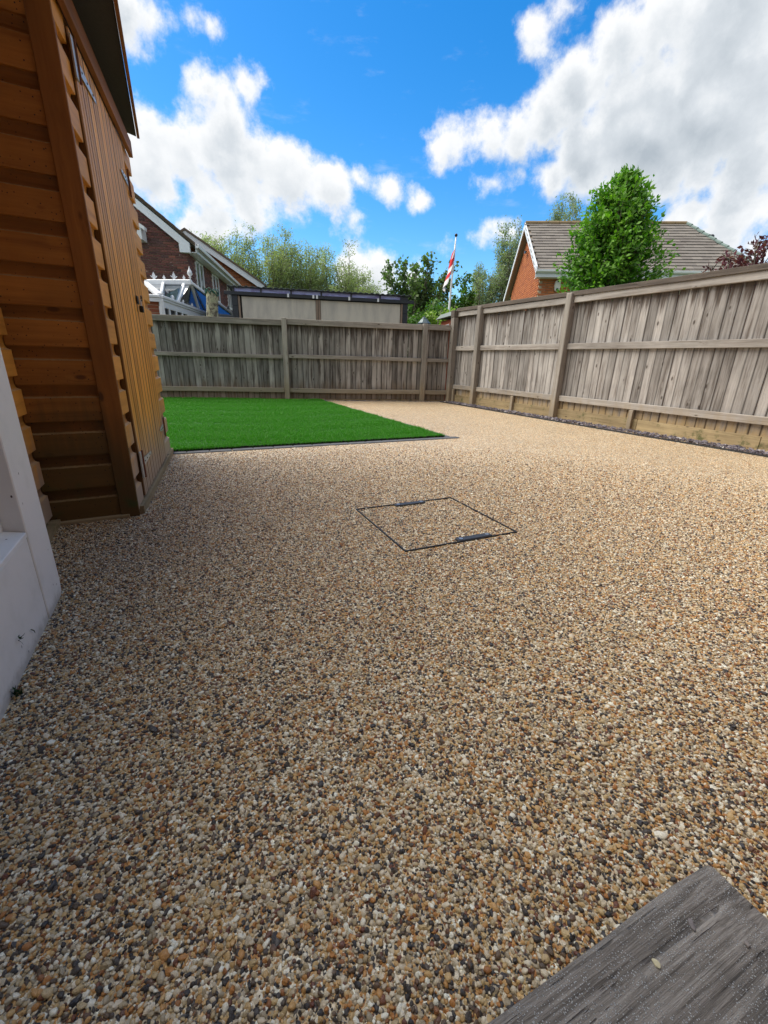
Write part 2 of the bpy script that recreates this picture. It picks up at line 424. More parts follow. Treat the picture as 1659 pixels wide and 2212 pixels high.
M['brick_orange'] = mat_brick('orange_brick', [(0, (.36, .12, .045)), (.5, (.46, .155, .055)), (.85, (.40, .13, .055)), (1, (.27, .09, .045))])
M['brick_house'] = mat_brick('bright_orange_brick', [(0, (.42, .13, .045)), (.5, (.55, .185, .06)), (.85, (.48, .15, .055)), (1, (.34, .10, .04))])
M['brick_pier'] = mat_brick('red_pier_brick', [(0, (.26, .08, .04)), (.5, (.36, .11, .05)), (1, (.2, .06, .035))])
M['tile'] = mat_brick('grey_concrete_tile', [(0, (.15, .13, .115)), (.5, (.185, .165, .145)), (1, (.22, .195, .17))])
M['tile_dark'] = mat_brick('brown_roof_tile', [(0, (.10, .075, .055)), (.5, (.14, .105, .075)), (1, (.17, .13, .09))])
M['ridge'] = plain('lichened_ridge_tile', (.24, .17, .09), .9, vary=.5, scale=3)

def mat_glass(name, col, rough=.06, mixn=.5, streak=None):
    m, t, p = new_mat(name)
    pos = t.new('ShaderNodeNewGeometry').outputs['Position']
    n = t.noise(t.mapping(pos, (1.2, 1.2, 3.0)), 2.0, 4, .6, 1.0)
    c = t.mix(t.sstep(n, .42, .62), col, streak or tuple(x*.35 for x in col))
    t.lk(c, p.inputs['Base Color'])
    p.inputs['Roughness'].default_value = rough
    p.inputs['Specular IOR Level'].default_value = .9
    p.inputs['Coat Weight'].default_value = mixn
    p.inputs['Coat Roughness'].default_value = .03
    return m
M['glass_win'] = mat_glass('window_glass', (.16, .19, .21), streak=(.02, .025, .03))
M['glass_clear'] = mat_glass('conservatory_glass', (.20, .28, .38), streak=(.06, .08, .11))
M['glass_blue'] = mat_glass('blue_tinted_glass', (.08, .36, .95), streak=(.06, .30, .80))
def mat_tint(name, col, tr, clear):
    m = bpy.data.materials.new(name); m.use_nodes = True
    t = NT(m.node_tree); m.node_tree.nodes.clear()
    a = t.new('ShaderNodeBsdfTransparent'); a.inputs[0].default_value = (*tr, 1)
    b = t.new('ShaderNodeBsdfTranslucent'); b.inputs[0].default_value = (*col, 1)
    g_ = t.new('ShaderNodeBsdfGlossy'); g_.inputs['Roughness'].default_value = .05
    x = t.new('ShaderNodeMixShader'); x.inputs[0].default_value = clear; t.lk(b.outputs[0], x.inputs[1]); t.lk(a.outputs[0], x.inputs[2])
    fr = t.new('ShaderNodeFresnel'); fr.inputs[0].default_value = 1.5
    y = t.new('ShaderNodeMixShader'); t.lk(fr.outputs[0], y.inputs[0]); t.lk(x.outputs[0], y.inputs[1]); t.lk(g_.outputs[0], y.inputs[2])
    o = t.new('ShaderNodeOutputMaterial'); t.lk(y.outputs[0], o.inputs[0]); return m
M['glass_blue'] = mat_tint('blue_tinted_glass_sheet', (.07, .24, .52), (.15, .36, .62), .3)
M['glass_clear'] = mat_tint('pale_glass_sheet', (.30, .42, .55), (.55, .65, .75), .55)
M['glass_dark'] = mat_glass('dark_glass', (.02, .025, .03))
M['clerestory'] = mat_glass('violet_reflection_pane', (.42, .48, .85), rough=.4, streak=(.25, .24, .55))  # blue-violet sky reflection painted into the pane colour

def mat_white():
    m, t, p = new_mat('scuffed_white_paint')
    pos = t.new('ShaderNodeNewGeometry').outputs['Position']
    v = t.new('ShaderNodeTexVoronoi', feature='F1'); v.inputs['Scale'].default_value = 26; v.inputs['Randomness'].default_value = 1
    t.lk(t.mapping(pos, (1, 1, .6)), v.inputs['Vector'])
    sp = t.math('MULTIPLY', t.sstep(v.outputs['Distance'], .085, .06), t.sstep(t.noise(pos, 11, 2), .48, .55))
    v2 = t.new('ShaderNodeTexVoronoi', feature='F1'); v2.inputs['Scale'].default_value = 9
    t.lk(t.mapping(pos, (1, 1, .22)), v2.inputs['Vector'])
    sc = t.math('MULTIPLY', t.sstep(v2.outputs['Distance'], .05, .03), .6)
    n = t.noise(pos, 6, 6, .7)
    c = t.mix(t.sstep(n, .45, .75), (.90, .875, .84), (.80, .78, .74))
    sepz = t.new('ShaderNodeSeparateXYZ'); t.lk(pos, sepz.inputs[0])
    dz = t.math('ADD', sepz.outputs['Z'], t.math('MULTIPLY', t.math('SUBTRACT', t.noise(pos, 30, 4, .7), .5), .08))
    c = t.mix(t.math('MULTIPLY', t.sstep(dz, .05, .0), .55), c, (.30, .27, .22))
    c = t.mix(sp, c, (.10, .06, .05)); c = t.mix(sc, c, (.30, .28, .25))
    t.lk(c, p.inputs['Base Color']); p.inputs['Roughness'].default_value = .45
    t.lk(t.bump(n, .15, .004), p.inputs['Normal'])
    return m
M['white'] = mat_white()
def mat_sleeper():
    m, t, p = new_mat('weathered_step_timber')
    co = t.new('ShaderNodeTexCoord').outputs['Object']
    g1 = t.noise(t.mapping(co, (.035, 1, 1)), 170, 7, .75, .3)
    g2 = t.noise(t.mapping(co, (.04, 1, 1)), 48, 4, .6, .6)
    crack = t.math('MULTIPLY', t.sstep(t.noise(t.mapping(co, (.03, 1, 1)), 120, 2, .5, .2), .655, .68), t.sstep(t.noise(co, 14, 3), .40, .5))
    f = t.math('ADD', t.math('MULTIPLY', g1, .55), t.math('MULTIPLY', g2, .45))
    c = t.ramp(f, [(.38, (.06, .052, .045)), (.49, (.21, .19, .168)), (.62, (.42, .39, .355))])
    c = t.mix(t.math('MULTIPLY', t.sstep(t.noise(co, 12, 5, .7), .5, .75), .5), c, (.06, .062, .06))
    c = t.mix(t.math('MULTIPLY', crack, .6), c, (.05, .045, .04))
    v = t.new('ShaderNodeTexVoronoi', feature='F1'); v.inputs['Scale'].default_value = 330; t.lk(co, v.inputs['Vector'])
    sp = t.math('MULTIPLY', t.sstep(v.outputs['Distance'], .34, .24), t.sstep(t.noise(co, 30, 4, .6), .36, .52))
    c = t.mix(t.math('MULTIPLY', sp, .9), c, (.62, .64, .64))
    t.lk(c, p.inputs['Base Color']); p.inputs['Roughness'].default_value = .85
    h = t.math('SUBTRACT', t.math('ADD', f, t.math('MULTIPLY', sp, .5)), t.math('MULTIPLY', crack, 1.5))
    t.lk(t.bump(h, 1.0, .008), p.inputs['Normal'])
    return m
M['sleeper'] = mat_sleeper()

PEB = [(0, (0.022, 0.022, 0.026)), (0.14, (0.055, 0.045, 0.038)), (0.22, (0.136, 0.089, 0.051)), (0.28, (0.145, 0.047, 0.026)), (0.33, (0.446, 0.187, 0.043)), (0.42, (0.543, 0.307, 0.104)), (0.53, (0.582, 0.42, 0.199)), (0.66, (0.349, 0.289, 0.191)), (0.78, (0.63, 0.527, 0.366)), (0.9, (0.742, 0.649, 0.484)), (1, (0.88, 0.88, 0.751))]
def mat_pebble():
    m, t, p = new_mat('resin_coated_pebble')
    a = t.new('ShaderNodeAttribute'); a.attribute_type = 'INSTANCER'; a.attribute_name = 'rnd'
    c = t.ramp(a.outputs['Fac'], PEB)
    co = t.new('ShaderNodeTexCoord').outputs['Object']
    n = t.noise(co, 2.2, 4, .7)
    c = t.vmath('SCALE', c, scale=t.math('MULTIPLY_ADD', n, .8, .6))
    t.lk(c, p.inputs['Base Color']); p.inputs['Roughness'].default_value = .38
    p.inputs['Coat Weight'].default_value = .25; p.inputs['Coat Roughness'].default_value = .25
    t.lk(t.bump(n, .3, .3), p.inputs['Normal'])
    return m
M['pebble'] = mat_pebble()
def mat_resin():
    m, t, p = new_mat('resin_bound_gravel')
    pos = t.new('ShaderNodeNewGeometry').outputs['Position']
    wob = t.vmath('SCALE', t.noise(pos, 90, 2, color=True), scale=.006)
    pp = t.mapping(t.vmath('ADD', pos, wob), (1, 1, .001))
    v = t.new('ShaderNodeTexVoronoi', feature='F1'); v.inputs['Scale'].default_value = 150; t.lk(pp, v.inputs['Vector'])
    sep = t.new('ShaderNodeSeparateColor'); t.lk(v.outputs['Color'], sep.inputs[0])
    c = t.ramp(sep.outputs[0], PEB)
    e = t.sstep(v.outputs['Distance'], .62, .25)
    c = t.vmath('SCALE', c, scale=t.math('MULTIPLY_ADD', e, .30, .95))
    n = t.noise(pos, 1.3, 4, .6)
    c = t.vmath('SCALE', c, scale=t.math('MULTIPLY_ADD', n, .3, .85))
    t.lk(c, p.inputs['Base Color']); p.inputs['Roughness'].default_value = .5
    p.inputs['Coat Weight'].default_value = .15; p.inputs['Coat Roughness'].default_value = .3
    t.lk(t.bump(e, .6, .003), p.inputs['Normal'])
    return m
M['resin'] = mat_resin()
def mat_leaf(name, a_, b_, c_, trans=.35, rough=.5, attr='tone'):
    m = bpy.data.materials.new(name); m.use_nodes = True
    t = NT(m.node_tree); m.node_tree.nodes.clear()
    a = t.new('ShaderNodeAttribute'); a.attribute_name = attr
    oi = t.new('ShaderNodeObjectInfo').outputs['Random']
    f = t.math('FRACT', t.math('ADD', a.outputs['Fac'], t.math('MULTIPLY', oi, .0)))
    c = t.ramp(f, [(0, a_), (.5, b_), (1, c_)])
    p = t.new('ShaderNodeBsdfPrincipled'); t.lk(c, p.inputs['Base Color']); p.inputs['Roughness'].default_value = rough
    p.inputs['Specular IOR Level'].default_value = .4
    tr = t.new('ShaderNodeBsdfTranslucent'); t.lk(t.mix(1.0, c, (1.0, 1.25, .5), 'MULTIPLY'), tr.inputs['Color'])
    mx = t.new('ShaderNodeMixShader'); mx.inputs[0].default_value = trans
    t.lk(p.outputs[0], mx.inputs[1]); t.lk(tr.outputs[0], mx.inputs[2])
    o = t.new('ShaderNodeOutputMaterial'); t.lk(mx.outputs[0], o.inputs[0])
    return m
M['turf'] = mat_leaf('artificial_turf_blade', (.028, .16, .006), (.050, .27, .010), (.11, .38, .020), .3, .45)
def mat_turfbase():
    m, t, p = new_mat('turf_backing')
    pos = t.new('ShaderNodeNewGeometry').outputs['Position']
    c = t.mix(t.noise(pos, 60, 4, .7), (.010, .06, .005), (.02, .12, .010))
    t.lk(c, p.inputs['Base Color']); p.inputs['Roughness'].default_value = .9
    return m
M['turfbase'] = mat_turfbase()
def mat_slate():
    m, t, p = new_mat('plum_slate')
    a = t.new('ShaderNodeAttribute'); a.attribute_name = 'tone'
    c = t.ramp(a.outputs['Fac'], [(0, (.06, .055, .075)), (.4, (.12, .105, .13)), (.8, (.20, .175, .195)), (.97, (.28, .26, .27)), (1, (.6, .58, .55))])
    t.lk(c, p.inputs['Base Color']); p.inputs['Roughness'].default_value = .6
    return m
M['slate'] = mat_slate()
def mat_render():
    m, t, p = new_mat('rough_grey_render')
    pos = t.new('ShaderNodeNewGeometry').outputs['Position']
    n = t.noise(t.mapping(pos, (2.5, 2.5, .6)), 1.6, 6, .65)
    c = t.mix(t.sstep(n, .35, .7), (.66, .60, .51), (.50, .455, .40))
    run = t.sstep(t.noise(t.mapping(pos, (7, 7, .35)), 1, 5, .7), .58, .75)
    c = t.mix(t.math('MULTIPLY', run, .3), c, (.27, .24, .20))
    t.lk(c, p.inputs['Base Color']); p.inputs['Roughness'].default_value = .9
    t.lk(t.bump(t.noise(pos, 60, 4, .6), .4, .004), p.inputs['Normal'])
    return m
M['render'] = mat_render()

# ------------------------------------------------------------------ ground sheets
def sheet(name, P, z, mat, kind='structure', label=None):
    me = mesh(name, [(x, y, z) for x, y in P], [tuple(range(len(P)))], mat)
    o = obj(name, me); o['kind'] = kind
    return o
sheet('ground', [(-400, -400), (400, -400), (400, 400), (-400, 400)], -.06, M['field'])
sheet('patio', [(-3.2, -.8), (6.2, -.8), (6.0, 8.9), (-3.2, 10.7)], -.0015, M['resin'])

EDX, EDY = .9696, -.2446           # run of the back fence
BF = Vector((2.095, 9.44, 0))      # foot of its middle post
BANG = math.atan2(EDY, EDX)
RF0 = Vector((5.69, 8.52, 0)); RANG = math.atan2(-1, .04)

# pebbles that can be told apart: points turned into instanced stones
def build_pebbles():
    sp = .0049
    def visible(x, y, margin=60):
        dx = x-CAM.x; dy = y-CAM.y; dz = -CAM.z
        zc = dx*fwd.x+dy*fwd.y+dz*fwd.z
        a = (dx*r2.x+dy*r2.y+dz*r2.z)/zc*924; b = (dx*u2.x+dy*u2.y+dz*u2.z)/zc*924
        return (zc > .1) & (np.abs(a) < 830+margin*3) & (np.abs(b) < 1106+margin*2)
    xs = np.arange(-1.0, 5.4, sp); ys = np.arange(.05, 5.6, sp*.866)
    X, Y = np.meshgrid(xs, ys); X = X + (np.arange(len(ys)) % 2)[:, None]*sp/2
    X = X.ravel(); Y = Y.ravel()
    X = X + rs.uniform(-.0028, .0028, len(X)); Y = Y + rs.uniform(-.0028, .0028, len(Y))
    k = visible(X, Y); X, Y = X[k], Y[k]
    d = np.hypot(X, Y)
    k = rs.rand(len(X)) < np.clip((4.8-d)/3.2, 0, 1)**1.3; X, Y, d = X[k], Y[k], d[k]
    # leave out what other things cover
    k = ~((X < -.485) & (Y < 1.82)) & ~((X < .72) & (Y < .19)) & ~((X < -.262+(Y-2.63)*.0855) & (Y > 2.60)) & ~((Y > 4.34) & (X < 3.0))
    mh = lambda a, lo, hi: (np.abs(a-lo) < .0065) | (np.abs(a-hi) < .0065)
    inx = (X > .88) & (X < 1.585); iny = (Y > 1.625) & (Y < 2.30)
    k &= ~((mh(X, .891, 1.571) & iny) | (mh(Y, 1.637, 2.287) & inx))
    k &= ~((Y < 1.675) & (Y > 1.63) & (X > 1.19) & (X < 1.415)) & ~((Y > 2.25) & (Y < 2.30) & (X > 1.13) & (X < 1.365))
    X, Y = X[k], Y[k]; n = len(X)
    s = np.exp(rs.normal(0, .30, n))*.0029; s = np.clip(s, .0016, .0064)
    big = rs.rand(n) < .03; s[big] *= 1.35
    Z = rs.uniform(-.0030, .0004, n) + (s-.0031)*.25
    me = bpy.data.meshes.new('pebbles')
    me.vertices.add(n); me.vertices.foreach_set('co', np.stack([X, Y, Z], 1).astype(np.float32).ravel())
    for nm, typ, arr in (('rnd', 'FLOAT', rs.rand(n)), ('size', 'FLOAT', s), ('pick', 'INT', rs.randint(0, 6, n))):
        a = me.attributes.new(nm, typ, 'POINT'); a.data.foreach_set('value', arr.astype(np.int32 if typ == 'INT' else np.float32))
    rot = np.stack([rs.uniform(-.7, .7, n), rs.uniform(-.7, .7, n), rs.uniform(0, 6.28, n)], 1)
    a = me.attributes.new('rot', 'FLOAT_VECTOR', 'POINT'); a.data.foreach_set('vector', rot.astype(np.float32).ravel())
    a = me.attributes.new('shape', 'FLOAT_VECTOR', 'POINT')
    a.data.foreach_set('vector', np.stack([rs.uniform(.8, 1.5, n), rs.uniform(.75, 1.1, n), rs.uniform(.6, .95, n)], 1).astype(np.float32).ravel())
    o = obj('gravel', me); tag(o, 'loose-looking small mixed pebbles bound in clear resin in the foreground', 'gravel', kind='stuff')
    ng = bpy.data.node_groups.new('pebble_scatter', 'GeometryNodeTree')
    ng.interface.new_socket('Geometry', in_out='INPUT', socket_type='NodeSocketGeometry')
    ng.interface.new_socket('Geometry', in_out='OUTPUT', socket_type='NodeSocketGeometry')
    N = NT(ng); gi = N.new('NodeGroupInput'); go = N.new('NodeGroupOutput')
    g2i = N.new('GeometryNodeGeometryToInstance')
    for i in range(6):
        ic = N.new('GeometryNodeMeshIcoSphere'); ic.inputs['Radius'].default_value = 1; ic.inputs['Subdivisions'].default_value = 2
        posn = N.new('GeometryNodeInputPosition').outputs[0]
        no = N.new('ShaderNodeTexNoise'); no.inputs['Scale'].default_value = .75; no.inputs['Detail'].default_value = 1.5
        N.lk(N.vmath('ADD', posn, (i*7.3, i*3.1, i*5.7)), no.inputs['Vector'])
        vo = N.new('ShaderNodeTexVoronoi', feature='F1'); vo.inputs['Scale'].default_value = .8
        N.lk(N.vmath('ADD', posn, (i*2.3, i*9.1, i*1.7)), vo.inputs['Vector'])
        k1 = N.math('MULTIPLY_ADD', no.outputs['Fac'], 1.5, .22)
        k2 = N.math('MULTIPLY_ADD', vo.outputs['Distance'], -.25, 1.12)
        sp_ = N.new('GeometryNodeSetPosition'); N.lk(ic.outputs[0], sp_.inputs[0])
        N.lk(N.vmath('SCALE', posn, scale=N.math('MULTIPLY', k1, k2)), sp_.inputs['Position'])
        ss = N.new('GeometryNodeSetShadeSmooth'); N.lk(sp_.outputs[0], ss.inputs[0])
        sm = N.new('GeometryNodeSetMaterial'); ss.inputs['Shade Smooth'].default_value = i % 2 == 0; sm.inputs['Material'].default_value = M['pebble']
        N.lk(ss.outputs[0], sm.inputs[0]); N.lk(sm.outputs[0], g2i.inputs[0])
    iop = N.new('GeometryNodeInstanceOnPoints')
    N.lk(gi.outputs[0], iop.inputs['Points']); N.lk(g2i.outputs[0], iop.inputs['Instance'])
    iop.inputs['Pick Instance'].default_value = True
    def att(nm, typ):
        a = N.new('GeometryNodeInputNamedAttribute', data_type=typ); a.inputs[0].default_value = nm; return a.outputs[0]
    N.lk(att('pick', 'INT'), iop.inputs['Instance Index'])
    er = N.new('FunctionNodeEulerToRotation'); N.lk(att('rot', 'FLOAT_VECTOR'), er.inputs[0]); N.lk(er.outputs[0], iop.inputs['Rotation'])
    N.lk(N.vmath('SCALE', att('shape', 'FLOAT_VECTOR'), scale=att('size', 'FLOAT')), iop.inputs['Scale'])
    N.lk(iop.outputs[0], go.inputs[0])
    md = o.modifiers.new('scatter', 'NODES'); md.node_group = ng
build_pebbles()

# ------------------------------------------------------------------ lawn
LAWN = [(-2.9, 4.385), (2.84, 4.375), (2.74, 9.22), (-2.9, 10.62)]
lb = MB().prism(LAWN, .001, .020, 'z').obj('lawn_base', M['turfbase']); lb['kind'] = 'structure'
def build_turf():
    n = 75000
    X = rs.uniform(-1.6, 2.86, n*2); Y = 4.37 + 6.2*rs.rand(n*2)**1.25
    k = (X < 2.84-.0206*(Y-4.375)) & (Y < 9.22+(2.74-X)*.248-.03) & ((X > -.35) | (Y > 4.5))
    X, Y = X[k][:n], Y[k][:n]; n = len(X)
    # mown lines of the pile
    Z = np.full(n, .018)
    me = bpy.data.meshes.new('turf'); me.vertices.add(n)
    me.vertices.foreach_set('co', np.stack([X, Y, Z], 1).astype(np.float32).ravel())
    wave = .80+.12*np.sin(X*3.1+Y*1.7)*np.sin(Y*2.3)+.35*np.sin(Y*9+np.sin(X*1.3)*2.0+X*.8)*.5+rs.uniform(-.2, .35, n)
    a = me.attributes.new('size', 'FLOAT', 'POINT'); a.data.foreach_set('value', wave.astype(np.float32))
    rot = np.stack([rs.uniform(-.35, .35, n)-.15, rs.uniform(-.35, .35, n), rs.uniform(0, 6.28, n)], 1)
    a = me.attributes.new('rot', 'FLOAT_VECTOR', 'POINT'); a.data.foreach_set('vector', rot.astype(np.float32).ravel())
    a = me.attributes.new('pick', 'INT', 'POINT'); a.data.foreach_set('value', rs.randint(0, 5, n).astype(np.int32))
    o = obj('lawn', me); tag(o, 'bright green artificial grass lawn', 'lawn', kind='stuff')
    ng = bpy.data.node_groups.new('turf_scatter', 'GeometryNodeTree')
    ng.interface.new_socket('Geometry', in_out='INPUT', socket_type='NodeSocketGeometry')
    ng.interface.new_socket('Geometry', in_out='OUTPUT', socket_type='NodeSocketGeometry')
    N = NT(ng); gi = N.new('NodeGroupInput'); go = N.new('NodeGroupOutput')
    g2i = N.new('GeometryNodeGeometryToInstance')
    for i in range(5):   # a tuft: folded strips standing in a small ring
        jg = N.new('GeometryNodeJoinGeometry')
        for b in range(9):
            gr = N.new('GeometryNodeMeshGrid'); gr.inputs[0].default_value = .0028; gr.inputs[1].default_value = 1
            gr.inputs[2].default_value = 2; gr.inputs[3].default_value = 3
            sp_ = N.new('GeometryNodeSetPosition'); N.lk(gr.outputs[0], sp_.inputs[0])
            p_ = N.new('GeometryNodeInputPosition').outputs[0]
            sx = N.new('ShaderNodeSeparateXYZ'); N.lk(p_, sx.inputs[0])
            tt = N.math('ADD', sx.outputs[1], .5)
            cm = N.new('ShaderNodeCombineXYZ')
            N.lk(N.math('MULTIPLY', sx.outputs[0], N.math('SUBTRACT', 1.15, tt)), cm.inputs[0])
            N.lk(N.math('MULTIPLY', N.math('POWER', tt, 2.0), random.uniform(.004, .020)), cm.inputs[1])
            N.lk(N.math('MULTIPLY', tt, random.uniform(.020, .034)), cm.inputs[2])
            N.lk(cm.outputs[0], sp_.inputs['Position'])
            tf = N.new('GeometryNodeTransform'); N.lk(sp_.outputs[0], tf.inputs[0])
            tf.inputs['Translation'].default_value = (random.uniform(-.012, .012), random.uniform(-.012, .012), 0)
            tf.inputs['Rotation'].default_value = (0, 0, random.uniform(0, 6.28))
            st = N.new('GeometryNodeStoreNamedAttribute', data_type='FLOAT', domain='POINT')
            st.inputs['Name'].default_value = 'tone'; st.inputs['Value'].default_value = random.random()
            N.lk(tf.outputs[0], st.inputs[0]); N.lk(st.outputs[0], jg.inputs[0])
        sm = N.new('GeometryNodeSetMaterial'); sm.inputs['Material'].default_value = M['turf']
        N.lk(jg.outputs[0], sm.inputs[0]); N.lk(sm.outputs[0], g2i.inputs[0])
    iop = N.new('GeometryNodeInstanceOnPoints')
    N.lk(gi.outputs[0], iop.inputs['Points']); N.lk(g2i.outputs[0], iop.inputs['Instance'])
    iop.inputs['Pick Instance'].default_value = True
    def att(nm, typ):
        a = N.new('GeometryNodeInputNamedAttribute', data_type=typ); a.inputs[0].default_value = nm; return a.outputs[0]
    N.lk(att('pick', 'INT'), iop.inputs['Instance Index'])
    er = N.new('FunctionNodeEulerToRotation'); N.lk(att('rot', 'FLOAT_VECTOR'), er.inputs[0]); N.lk(er.outputs[0], iop.inputs['Rotation'])
    N.lk(att('size', 'FLOAT'), iop.inputs['Scale'])
    N.lk(iop.outputs[0], go.inputs[0])
    o.modifiers.new('scatter', 'NODES').node_group = ng
build_turf()
shadow_strip = MB().box(-2.9, 2.835, 4.374, 4.384, .0, .026).box(2.83, 2.842, 4.384, 4.6, .0, .025).obj('turf_edge_shadow', plain('shadow_line_black', (.008, .008, .009), .8), lb)  # black strip standing in for the shadow line under the grass edge
# block edging round the lawn
edg = thing('lawn_edging', 'row of dark grey paving blocks edging the artificial lawn', 'edging', (0, 0, 0))
blk = MB().box(-.098, .098, -.045, .045, -.03, .008).mesh('block', M['edge_block'], bevel=.006)
ms = [TRS((-.1+.2*i+random.uniform(-.003, .003), 4.325+random.uniform(-.003, .003), 0), random.uniform(-.01, .01)) for i in range(-6, 16)]
ms += [TRS((2.885-.0206*(.1+.2*i)+random.uniform(-.003, .003), 4.475+.2*i, 0), PI/2+.02) for i in range(0, 24)]
pieces('block', blk, ms, edg)

# ------------------------------------------------------------------ recessed manhole cover
mh = thing('manhole_cover', 'square recessed drain cover filled with the same gravel, thin dark metal frame', 'manhole cover', (1.231, 1.962, 0))
for nm, a, w in (('frame', .340, .0016), ('tray_rim', .3365, .0009)):
    b = MB(); hx, hy = a, a*.955
    for sgn in (-1, 1):
        b.box(-hx-w, hx+w, sgn*hy-w/1, sgn*hy+w, -.02, .0065)
        b.box(sgn*hx-w, sgn*hx+w, -hy+w, hy-w, -.02, .0062)
    b.obj(nm, M['black_line'], mh)
for (cx_, cy_) in ((.072, -.303), (.017, .304)):
    kp = MB().box(-.105, .105, -.019, .019, -.012, .0094).obj('key_plate', M['charcoal'], mh, (cx_, cy_, 0), bevel=.002)
    for sx in (-.082, .082):
        MB().lathe([(.010, 0), (.010, .0022), (.0065, .0022), (.0062, .0006)], 16).obj('screw', M['alloy'], kp, (sx, 0, .0094))

# ------------------------------------------------------------------ fences
def feather(L, w=.125, t1=.014, t0=.005):
    """feather-edge board standing along z, local x across, y outwards"""
    P = [(-w/2, 0), (w/2, t1-t0), (w/2, t1), (-w/2, t0)]
    m_ = MB(); V = []; F = []
    segs = [0, L*.33, L*.66, L]
    for k, z in enumerate(segs):
        dx = random.uniform(-.002, .002) if 0 < k < 3 else 0
        dy = random.uniform(-.0025, .0015) if 0 < k < 3 else 0
        V += [(x+dx, y+dy, z) for x, y in P]
    for k in range(3):
        for i in range(4): F.append((4*k+i, 4*k+(i+1) % 4, 4*k+4+(i+1) % 4, 4*k+4+i))
    F += [(3, 2, 1, 0), (12, 13, 14, 15)]
    m_.add(V, F); return m_
def bays(root, s0, s1, zlo, ztop, pitch, bmat, ydir_off, variants=5, name='board', width=.124):
    vs = [feather(ztop-zlo, width).mesh('board', bmat) for _ in range(variants)]
    s = s0 + pitch/2; i = 0
    while s < s1 - pitch*.3:
        o = bpy.data.objects.new(name, random.choice(vs))
        o.location = (s+random.uniform(-.004, .004), ydir_off+random.uniform(-.002, .002), zlo+random.uniform(-.004, .004))
        o.rotation_euler = (0, random.uniform(-.004, .004), random.uniform(-.01, .01))
        o.scale = (random.uniform(.93, 1.0), 1, 1)
        link(o, root); s += pitch; i += 1
def rail(root, s0, s1, z0, z1, y0, y1, mat, name='rail'):
    # slightly bowed, arris-like section
    n = 6; V = []; F = []
    bow = random.uniform(-.006, .006)
    c = ((s0+s1)/2, (y0+y1)/2, (z0+z1)/2)
    for k in range(n+1):
        u = k/n; x = s0+(s1-s0)*u-c[0]; dz = bow*math.sin(PI*u)+random.uniform(-.0015, .0015); dy = random.uniform(-.001, .001)
        V += [(x, y0-c[1]+dy, z0-c[2]+dz), (x, y1-c[1], z0-c[2]+dz), (x, y1-c[1], z1-c[2]+dz), (x, y0-c[1]+dy, z1-c[2]+dz)]
    for k in range(n):
        for i in range(4): F.append((4*k+i, 4*k+4+i, 4*k+4+(i+1) % 4, 4*k+(i+1) % 4))
    F += [(0, 1, 2, 3), (4*n+3, 4*n+2, 4*n+1, 4*n)]
    return MB().add(V, F).obj(name, mat, root, c, bevel=.004)

bf = thing('back_fence', 'weathered grey close-board fence running across the end of the garden', 'fence', (BF.x, BF.y, 0), BANG)
for s in (-5.94, -2.97, 0, 2.97):
    h = 1.615 if s > -1 else 1.60
    box_obj('post', M['post'], s-.05, s+.05, -.03, .07, -.05, h, bf, bevel=.006)
for a, b, zt in ((-5.885, -3.025, 1.55), (-2.915, -.055, 1.575), (.055, 2.915, 1.60), (3.025, 3.60, 1.605)):
    g0 = a if b < 3.2 else a
    rail(bf, a, b, zt-.108, zt, .004, .05, M['rail_back'])
    rail(bf, a, b, .845*zt/1.6, .92*zt/1.6, .0, .045, M['rail_back'])
    rail(bf, a, b, .155, .245, .002, .047, M['rail_back'])
    bays(bf, a-.05, b+.05, .03, zt-.01, .1135, M['board_back'], .056)
    box_obj('gravel_board', M['gravel_board'], a-.05, b+.05, .0745, .094, -.05, .12, bf)
rf = thing('side_fence', 'taller weathered close-board fence along the right side with dark capping', 'fence', (RF0.x, RF0.y, 0), RANG)
H = 1.925
cp = box_obj('post', M['post'], -.10, .02, -.15, -.03, -.05, 1.88, rf, bevel=.006)
box_obj('post_cap', M['cap'], -.106, .026, -.156, -.024, 1.76, 1.90, rf, bevel=.004)
for s in (.79, 2.98, 7.4):
    box_obj('post', M['post'], s-.053, s+.053, -.12, .0, -.05, H-.005, rf, bevel=.008)
for a, b in ((.02, .73), (.85, 2.92), (3.04, 7.34), (7.46, 9.3)):
    rail(rf, a, b, H-.145, H-.05, -.055, -.003, M['rail'])
    rail(rf, a, b, 1.10, 1.19, -.052, -.002, M['rail'])
    rail(rf, a, b, .29, .378, -.055, -.003, M['rail'])
    bays(rf, a-.06, b+.06, .05, H-.04, .1165, M['board_right'], .0, width=.1125)
    L = b-a+.12; n = max(1, round(L/1.5))
    for k in range(n):
        box_obj('gravel_board', M['gravel_board'], a-.06+L*k/n+.003, a-.06+L*(k+1)/n-.003, -.026, -.002, -.04, random.uniform(.155, .17), rf, bevel=.002)
for s in (.06, 1.95, 4.36, 6.12):
    box_obj('stake', M['post'], s-.03, s+.03, -.075, -.029, -.04, .283, rf, bevel=.004)
for a, b in ((-.02, 2.95), (2.956, 6.2), (6.206, 9.3)):
    rail(rf, a, b, H-.048, H+.018, -.075, .035, M['cap'], 'capping')
rp = thing('red_post', 'thin red-brown painted timber upright in the corner between the two fences', 'post', (5.545, 8.645, 0), RANG)
box_obj('upright', M['red_brown'], -.015, .015, -.018, .018, -.02, 1.66, rp, bevel=.003)
# something red-brown stands behind the side fence and shows through the gaps between its boards
bk = thing('neighbour_screen', 'red-brown boarding glimpsed through the gaps of the side fence', 'screen', (RF0.x, RF0.y, 0), RANG)
box_obj('screen_panel', M['red_brown'], 0, 9, .10, .12, 0, 1.75, bk)

